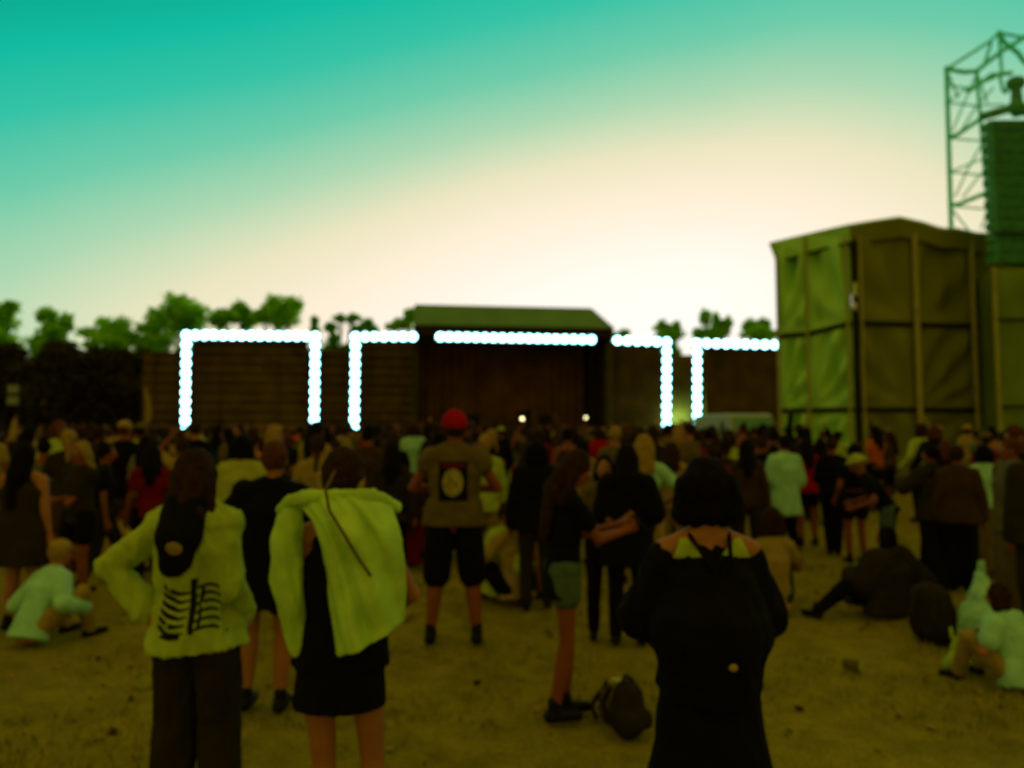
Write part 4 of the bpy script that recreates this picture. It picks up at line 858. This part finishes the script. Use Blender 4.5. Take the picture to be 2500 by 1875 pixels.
st_('person in brown jacket and wide black trousers, right of the tent wall pair', 2335, 1088, 8.0, rz=R(-18), hair=('short', 'brown'), top=('jacket', 'brown'), bottom=('wide trousers', 'black'), loose=.02, al=(-.1, .05, .08))
st_('person in a white off-shoulder top over a grey skirt, standing close to the right edge', 2400, 1085, 8.8, hair=('bob', 'black'), top=('tee', 'white'), bottom=('long skirt', 'olive'), skin=1)
st_('large person in olive at the right edge, face turned towards the left', 2468, 1070, 7.0, rz=R(70), hair=('short', 'auburn'), top=('jacket', 'olive'), bottom=('wide trousers', 'olive'), build=1.3, loose=.05, face=True, skin=0)
st_('person in dark clothes cut by the photo\'s right edge', 2530, 1060, 6.2, rz=R(10), hair=('long', 'black'), top=('jacket', 'charcoal'), bottom=('trousers', 'charcoal'), build=1.2, loose=.03)
st_('dark-haired person with a raised bun against the bright tent cloth', 1955, 1048, 14, hair=('bun', 'black'), top=('tee', 'charcoal'), bottom=('trousers', 'black'), vox=.02)
st_('slender person in dark brown with hair down, left of the white tunic', 1822, 1072, 9.0, rz=R(-10), hair=('long', 'black'), top=('long', 'brown'), bottom=('trousers', 'charcoal'), skin=0)
st_('person in black facing the white tunic', 1862, 1066, 10.6, rz=R(-70), hair=('short', 'brown'), top=('tee', 'black'), bottom=('trousers', 'charcoal'), face=True, wl=(-.1, .35, 1.1), skin=0)
st_('dark person right behind the curly bob, hair in a bun', 1740, 1082, 8.4, rz=R(10), hair=('bun', 'brown'), top=('tee', 'dark red'), bottom=('trousers', 'black'))
st_('person in a light top seen between the bob and the white shirt', 1640, 1080, 8.8, rz=R(-25), hair=('long', 'brown'), top=('tee', 'khaki'), bottom=('trousers', 'khaki'), wr=(.25, .3, 1.1))
st_('person in black at the left of the long-haired phone user', 1310, 1075, 7.2, rz=R(6), hair=('bob', 'black'), top=('jacket', 'black'), bottom=('trousers', 'charcoal'), loose=.02, build=1.1)
st_('long-haired person in dark red, behind the left elbow of the rib-print hoodie', 372, 1085, 8.0, rz=R(20), hair=('long', 'black'), top=('tee', 'dark red'), bottom=('trousers', 'black'), skin=0)
st_('person in khaki with arms up, half hidden left of the black hood', 445, 1072, 9.5, hair=('short', 'brown'), top=('tee', 'khaki'), bottom=('trousers', 'black'), wl=(-.2, .15, 1.75), el=(-1, 0, -.3), skin=0)
st_('person in black with dark hair, right over the jacket person\'s right shoulder', 958, 1080, 8.0, hair=('long', 'black'), top=('jacket', 'charcoal'), bottom=('trousers', 'black'), skin=0)
# raised lit phones in the crowd
for px, py, D, lab, sz in ((1275, 1035, 17, 'lit phone torch held up left of the lit row\'s middle, the brighter of two', .0), (1430, 1022, 22, 'dimmer lit phone torch held up at the right, in front of the dark stage', .0)):
    p = at(px, py, D); q = person('person holding up the '+('brighter' if D == 17 else 'dimmer')+' lit phone in front of the stage', Vector((p.x+.18, D, 0)), 1.72, 0, ('short', 'brown'), ('tee', 'olive'), ('trousers', 'black'), 0, wl=(-.18*1.0, .02, p.z-.06), el=(-1, 0, -.2), vox=.02, shoes=True)
    w = q['wL']+q['root'].location; phone(lab, w+Vector((.0, -.03, .13)), (0, 0, 0), True)
# A few bags and litter on the ground
def bag(label, px, py, D, col, k=1.0, rz=0, name='backpack'):
    p = at(px, py, D); r = empty(name, (p.x, p.y, 0), rz, label=label, cat='bag'); mb = MB()
    mb.seg((0, 0, .12*k), (.02, .03, .30*k), .15*k, .12*k, u=(1, 0, 0), k=1.15); mb.seg((-.05, -.1*k, .1*k), (.05, -.11*k, .14*k), .09*k, .08*k, u=(1, 0, 0), k=1.3)
    mb.fuse('main_compartment', C_[col], r, .012, 3, .012, 8, random.random()*9)
    m = MB(); m.seg((-.03, .02, .42*k), (0, .03, .47*k), .012, n=8); m.seg((0, .03, .47*k), (.05, .03, .42*k), .012, n=8)
    for sx in (-1, 1): m.seg((sx*.07, .12*k, .36*k), (sx*.09, .2*k, .2*k), .016, n=8); m.seg((sx*.09, .2*k, .2*k), (sx*.08, .14*k, .06*k), .016, n=8)
    m.fuse('straps', C_['charcoal'], r, .008, 1)
    return p
bag('dark backpack lying on the ground left of the black dress', 1535, 1770, 4.3, 'charcoal', .66, .4)
bag('olive rucksack leaning on the dark backpack left of the black dress', 1490, 1740, 4.5, 'olive', .45, 1.2)
bag('dark rucksack on the ground below the large sitting person', 2285, 1560, 6.1, 'charcoal', 1.15, 2.2)
def plastic_bag(label, px, D, k, col='white'):
    p = at(px, 1400, D); r = empty('plastic_bag', (p.x, p.y, 0), random.random()*3, label=label, cat='bag'); mb = MB()
    mb.ell((0, 0, .14*k), (.15*k, .12*k, .15*k)); mb.seg((0, 0, .2*k), (.04, 0, .4*k), .09*k, .035*k); mb.ell((.06*k, .02, .1*k), (.13*k, .11*k, .11*k)); mb.fuse('sack', C_[col], r, .012, 2, .02*k, 14, k*7)
    m = MB(); m.seg((.04, -.02, .4*k), (.02, -.02, .5*k), .012, n=8); m.seg((.04, .02, .4*k), (.08, .02, .49*k), .012, n=8); m.build('handles', C_[col], r, True)
plastic_bag('upright white plastic bag on the ground near the right edge', 2392, 5.9, 1.35)
plastic_bag('smaller pale green plastic bag on the ground just left of the white one', 2330, 5.3, .6, 'pale green')
def cup(label, px, py, col, tip):
    D_ = F*HC/(py-1050); p = at(px, py, D_); r = empty('paper_cup', (p.x, p.y, .001 if not tip else .042), random.random()*6, label=label, cat='cup', group='paper cups dropped on the ground')
    m = MB(); rot = Matrix.Rotation(R(88) if tip else 0, 3, 'X'); m.seg(rot @ Vector((0, 0, 0)), rot @ Vector((0, 0, .12)), .032, .043, flat=True, n=16); m.build('cup', C_[col], r, True)
    m = MB(); m.seg(rot @ Vector((0, 0, .117)), rot @ Vector((0, 0, .124)), .046, .046, flat=True, n=16); m.build('rim', C_['cream'], r)
for i, c in enumerate(((1003, 1500, 'khaki', 1, 'tipped khaki paper cup right of the slung jacket'), (1508, 1690, 'khaki', 0, 'khaki paper cup standing by the olive rucksack'), (2060, 1620, 'olive', 1, 'tipped olive paper cup on the open ground at the right'), (345, 1655, 'olive', 1, 'olive paper cup lying left of the wide dark trousers'))):
    cup(c[4], c[0], c[1], c[2], c[3])
def litter():
    """scraps of paper, leaves and crushed cups trodden into the field"""
    mb = MB()
    for i in range(260):
        y = 3.2+rng.random()*8; x = (rng.random()*2-1)*y*.72; s = .012+.03*rng.random()**3; rot = Matrix.Rotation(rng.random()*6.28, 3, 'Z') @ Matrix.Rotation(rng.normal()*.5, 3, 'X')
        mb.add([Vector((x, y, .012))+rot @ Vector((a*s, b*s*.7, .3*s*math.sin(a*3+b))) for a, b in ((-1, -1), (0, -1.1), (1, -.8), (1.1, .9), (.1, .7), (-.9, 1))], [(0, 1, 4, 5), (1, 2, 3, 4)], int(rng.integers(0, 3)))
    o = mb.build('litter', [C_['khaki'], C_['brown'], C_['charcoal']]); tag(o, 'small scraps and dry leaves trodden into the open ground', 'litter', kind='stuff')
litter()

# ------------------------------------------------------------------ crowd: individuals built once per kind, then copied
random.seed(5)
KIN = [dict(hair=('short', 'brown'), top=('tee', 'black'), bottom=('trousers', 'black')),
       dict(hair=('long', 'brown'), top=('tee', 'black'), bottom=('shorts', 'black'), wl=(-.14, .2, 1.0), wr=(.14, .2, 1.0)),
       dict(hair=('bob', 'brown'), top=('jacket', 'black'), bottom=('trousers', 'black'), wl=(-.3, .15, .95), loose=.015),
       dict(hair=('bun', 'brown'), top=('tank', 'black'), bottom=('trousers', 'black'), wr=(.2, .25, 1.25)),
       dict(hair=('ponytail', 'brown'), top=('tee', 'black'), bottom=('skirt', 'black'), wl=(-.12, .22, 1.1), wr=(.12, .22, 1.1)),
       dict(hair=('short', 'brown'), top=('long', 'black'), bottom=('trousers', 'black'), wl=(-.18, .05, 1.95), el=(-1, 0, 0)),
       dict(hair=('short', 'brown'), top=('jacket', 'black'), bottom=('trousers', 'black'), hat=('cap', 'olive'), rz=R(30)),
       dict(hair=('short', 'brown'), top=('tee', 'black'), bottom=('trousers', 'black'), hat=('bucket hat', 'olive'), wr=(.16, .28, 1.4)),
       dict(hair=('long', 'brown'), top=('hoodie', 'black'), bottom=('trousers', 'black'), loose=.025, wl=(-.2, .1, 1.9), wr=(.25, .1, 1.85), el=(-1, 0, 0), er=(1, 0, 0))]
PN = ['short-haired person with arms down', 'long-haired person with arms folded', 'person with a bob and a jacket', 'person with a bun and bare arms', 'person with a ponytail and a skirt', 'person with one arm raised', 'person in a cap and jacket', 'person in a bucket hat', 'long-haired person with both arms raised']
PN2 = ['short hair, arms down', 'long hair, arms folded', 'bobbed hair, jacket open', 'bun, one hand lifted', 'ponytail and skirt', 'short hair, one arm raised', 'cap wearer', 'bucket hat wearer', 'long hair, both arms raised']
LAB = {}
protos = []
for i, k in enumerate(KIN):
    k = dict(k); k.pop('rz', None); p = person(PN[i], Vector((0, 0, 0)), 1.7, vox=.024, shoes=True, **k); protos.append(p['root'])
def kids(o): return [c for c in o.children]
PK = [kids(o) for o in protos]
used = [False]*len(protos)
TC = ['black']*15+['charcoal']*8+['brown']*4+['olive']*3+['khaki']*3+['cream', 'white', 'pale green']+['dark red']*2+['red', 'orange', 'denim', 'dark green', 'grey']
HC_ = ['black']*7+['brown']*7+['auburn', 'blond']
taken = [(o.location.x, o.location.y) for o in COL.objects if o.parent is None and o.get('category') == 'person' and o.name.startswith('person') and o not in protos]
ZN = ['far left', 'left of stage', 'before left lamps', 'before stage', 'before right lamps', 'by tent']
placed = []; tries = 0
def okpos(x, y, dmin):
    for u, v in taken:
        if abs(u-x) < dmin and abs(v-y) < dmin and math.hypot(u-x, v-y) < dmin: return False
    return True
def near_limit(px):                     # nearest distance at which the field is full of people, by picture column
    return np.interp(px, [0, 350, 560, 1000, 1250, 1450, 1700, 1950, 2150, 2300, 2500], [8, 8.2, 8.4, 8.6, 8, 8, 8.6, 11.5, 12, 9.8, 8])
while len(placed) < 250 and tries < 20000:
    tries += 1
    D = 8+16.5*random.random()**1.1; px = random.uniform(-60, 2560)
    if D < near_limit(px)+random.random()*1.8: continue
    x, y = at(px, 1050, D).x, D
    if y > 19.5 and px > 1880: continue
    if not okpos(x, y, .44+.006*D): continue
    taken.append((x, y)); placed.append((px, x, y))
placed.sort(key=lambda t: t[2])
def matv(o, m):
    for s in o.material_slots: s.link = 'OBJECT'; s.material = m
for n_, (px, x, y) in enumerate(placed):
    i = random.choices(range(9), [5, 5, 4, 3, 3, 1.6, 2, 1.4, .8])[0]; 
    if i in (5, 8) and (min(abs(px-c) for c in (452, 768, 868, 1627, 1703)) < 60 or y < 11): i = 0
    pr = protos[i]
    if used[i]: r = pr.copy(); COL.objects.link(r)
    else: r = pr
    tcn, hcn, bcn, sk = random.choice(TC), random.choice(HC_), random.choice(['black', 'black', 'charcoal', 'denim', 'brown', 'khaki']), random.choice(skin_m)
    if i in (5, 8) and tcn in ('red', 'orange', 'dark red', 'white'): tcn = 'brown'
    for c in PK[i]:
        if used[i]: o = c.copy(); COL.objects.link(o); o.parent = r
        else: o = c
        b = c.name.split('.')[0]
        if b == 'body': matv(o, sk)
        elif b == 'hair': matv(o, HAIR[hcn])
        elif b == 'shoe': pass
        elif b in ('cap', 'bucket_hat'): matv(o, C_[random.choice(['olive', 'khaki', 'cream', 'black'])])
        elif b in ('trousers', 'shorts', 'skirt'): matv(o, C_[bcn])
        else: matv(o, C_[tcn])
    used[i] = True
    r.location = (x, y, 0); r.rotation_euler = (0, 0, R(random.gauss(0, 28) if random.random() < .85 else random.uniform(-180, 180))); sc = random.uniform(.9, 1.09); r.scale = (sc*random.uniform(.95, 1.1), sc, sc)
    zn = ZN[min(5, max(0, int(np.searchsorted([330, 800, 1010, 1500, 1860], px))))]
    rg = 'front of crowd' if y < 13 else ('mid crowd' if y < 21 else 'deep in crowd')
    lab = '%s %s, %s top, %s %s' % (hcn if i not in (6, 7) else '', PN2[i], tcn, rg, zn); lab = lab.strip()
    LAB.setdefault(lab, []).append((px, r))
    r['category'] = 'person'; r['group'] = 'people standing in the crowd'
ORD = {2: ['left', 'right'], 3: ['leftmost', 'middle', 'rightmost'], 4: ['leftmost', 'second', 'third', 'rightmost'], 5: ['leftmost', 'second', 'middle', 'fourth', 'rightmost']}
for lab, L_ in LAB.items():
    L_.sort(key=lambda t: t[0])
    for q_, (px, r) in enumerate(L_):
        r['label'] = lab if len(L_) == 1 or len(L_) > 5 else lab+', '+ORD[len(L_)][q_]
for i, pr in enumerate(protos):
    if not used[i]:
        for c in PK[i]: bpy.data.objects.remove(c)
        bpy.data.objects.remove(pr)
# the far crowd packed up to the stage: hundreds of people nobody could count
def far_crowd():
    names = ['black', 'charcoal', 'brown', 'olive', 'khaki', 'cream', 'dark red', 'red']; ms = [skin_m[0], HAIR['black'], HAIR['brown'], HAIR['blond']]+[C_[n] for n in names]; mb = MB()
    cnt = 0
    while cnt < 1500:
        D = 24+32*random.random()**.8; px = random.uniform(-120, 1890); x = at(px, 1050, D).x
        g = noise.noise((x*.15, D*.15, 0)); 
        if random.random() < .25-g: continue
        cnt += 1; s = random.uniform(.92, 1.08); a = random.uniform(-.5, .5); X = Vector((x, D, 0)); c, sn = math.cos(a), math.sin(a)
        cm = 4+random.choices(range(8), [9, 5, 4, 3, 2, .7, .8, .25])[0]; hm = random.choice([1, 1, 2, 2, 3]); hz = 1.59*s
        mb.ell(X+Vector((0, 0, hz)), (.078*s, .09*s, .115*s), n=7, m=5, mi=0); mb.ell(X+Vector((-sn*-.0, -.02, hz+.02)), (.088*s, .095*s, .108*s), n=7, m=5, mi=hm)
        u = (c, sn, 0); mb.seg(X+Vector((0, 0, .9*s)), X+Vector((0, 0, 1.36*s)), .12*s, .1*s, u=u, k=1.45, n=8, hr=1, mi=cm)
        mb.seg(X+Vector((0, 0, .1)), X+Vector((0, 0, .95*s)), .1*s, .14*s, u=u, k=1.3, n=6, flat=True, mi=4)
        for q in (-1, 1):
            sh = X+Vector((q*c*.18*s, q*sn*.18*s, 1.38*s))
            if random.random() < .10: e = sh+Vector((q*.08, .05, .26)); w = e+Vector((-q*.05, .0, .24)); m2 = 0
            else: e = sh+Vector((q*.05, -.02, -.27)); w = e+Vector((0, .1, -.2)); m2 = 0
            mb.seg(sh, e, .05, .045, n=5, hr=1, mi=cm); mb.seg(e, w, .038, .03, n=5, hr=1, mi=m2)
    o = mb.build('crowd', ms, None, True); tag(o, 'packed far crowd filling the field right up to the stage', 'crowd', kind='stuff')
far_crowd()
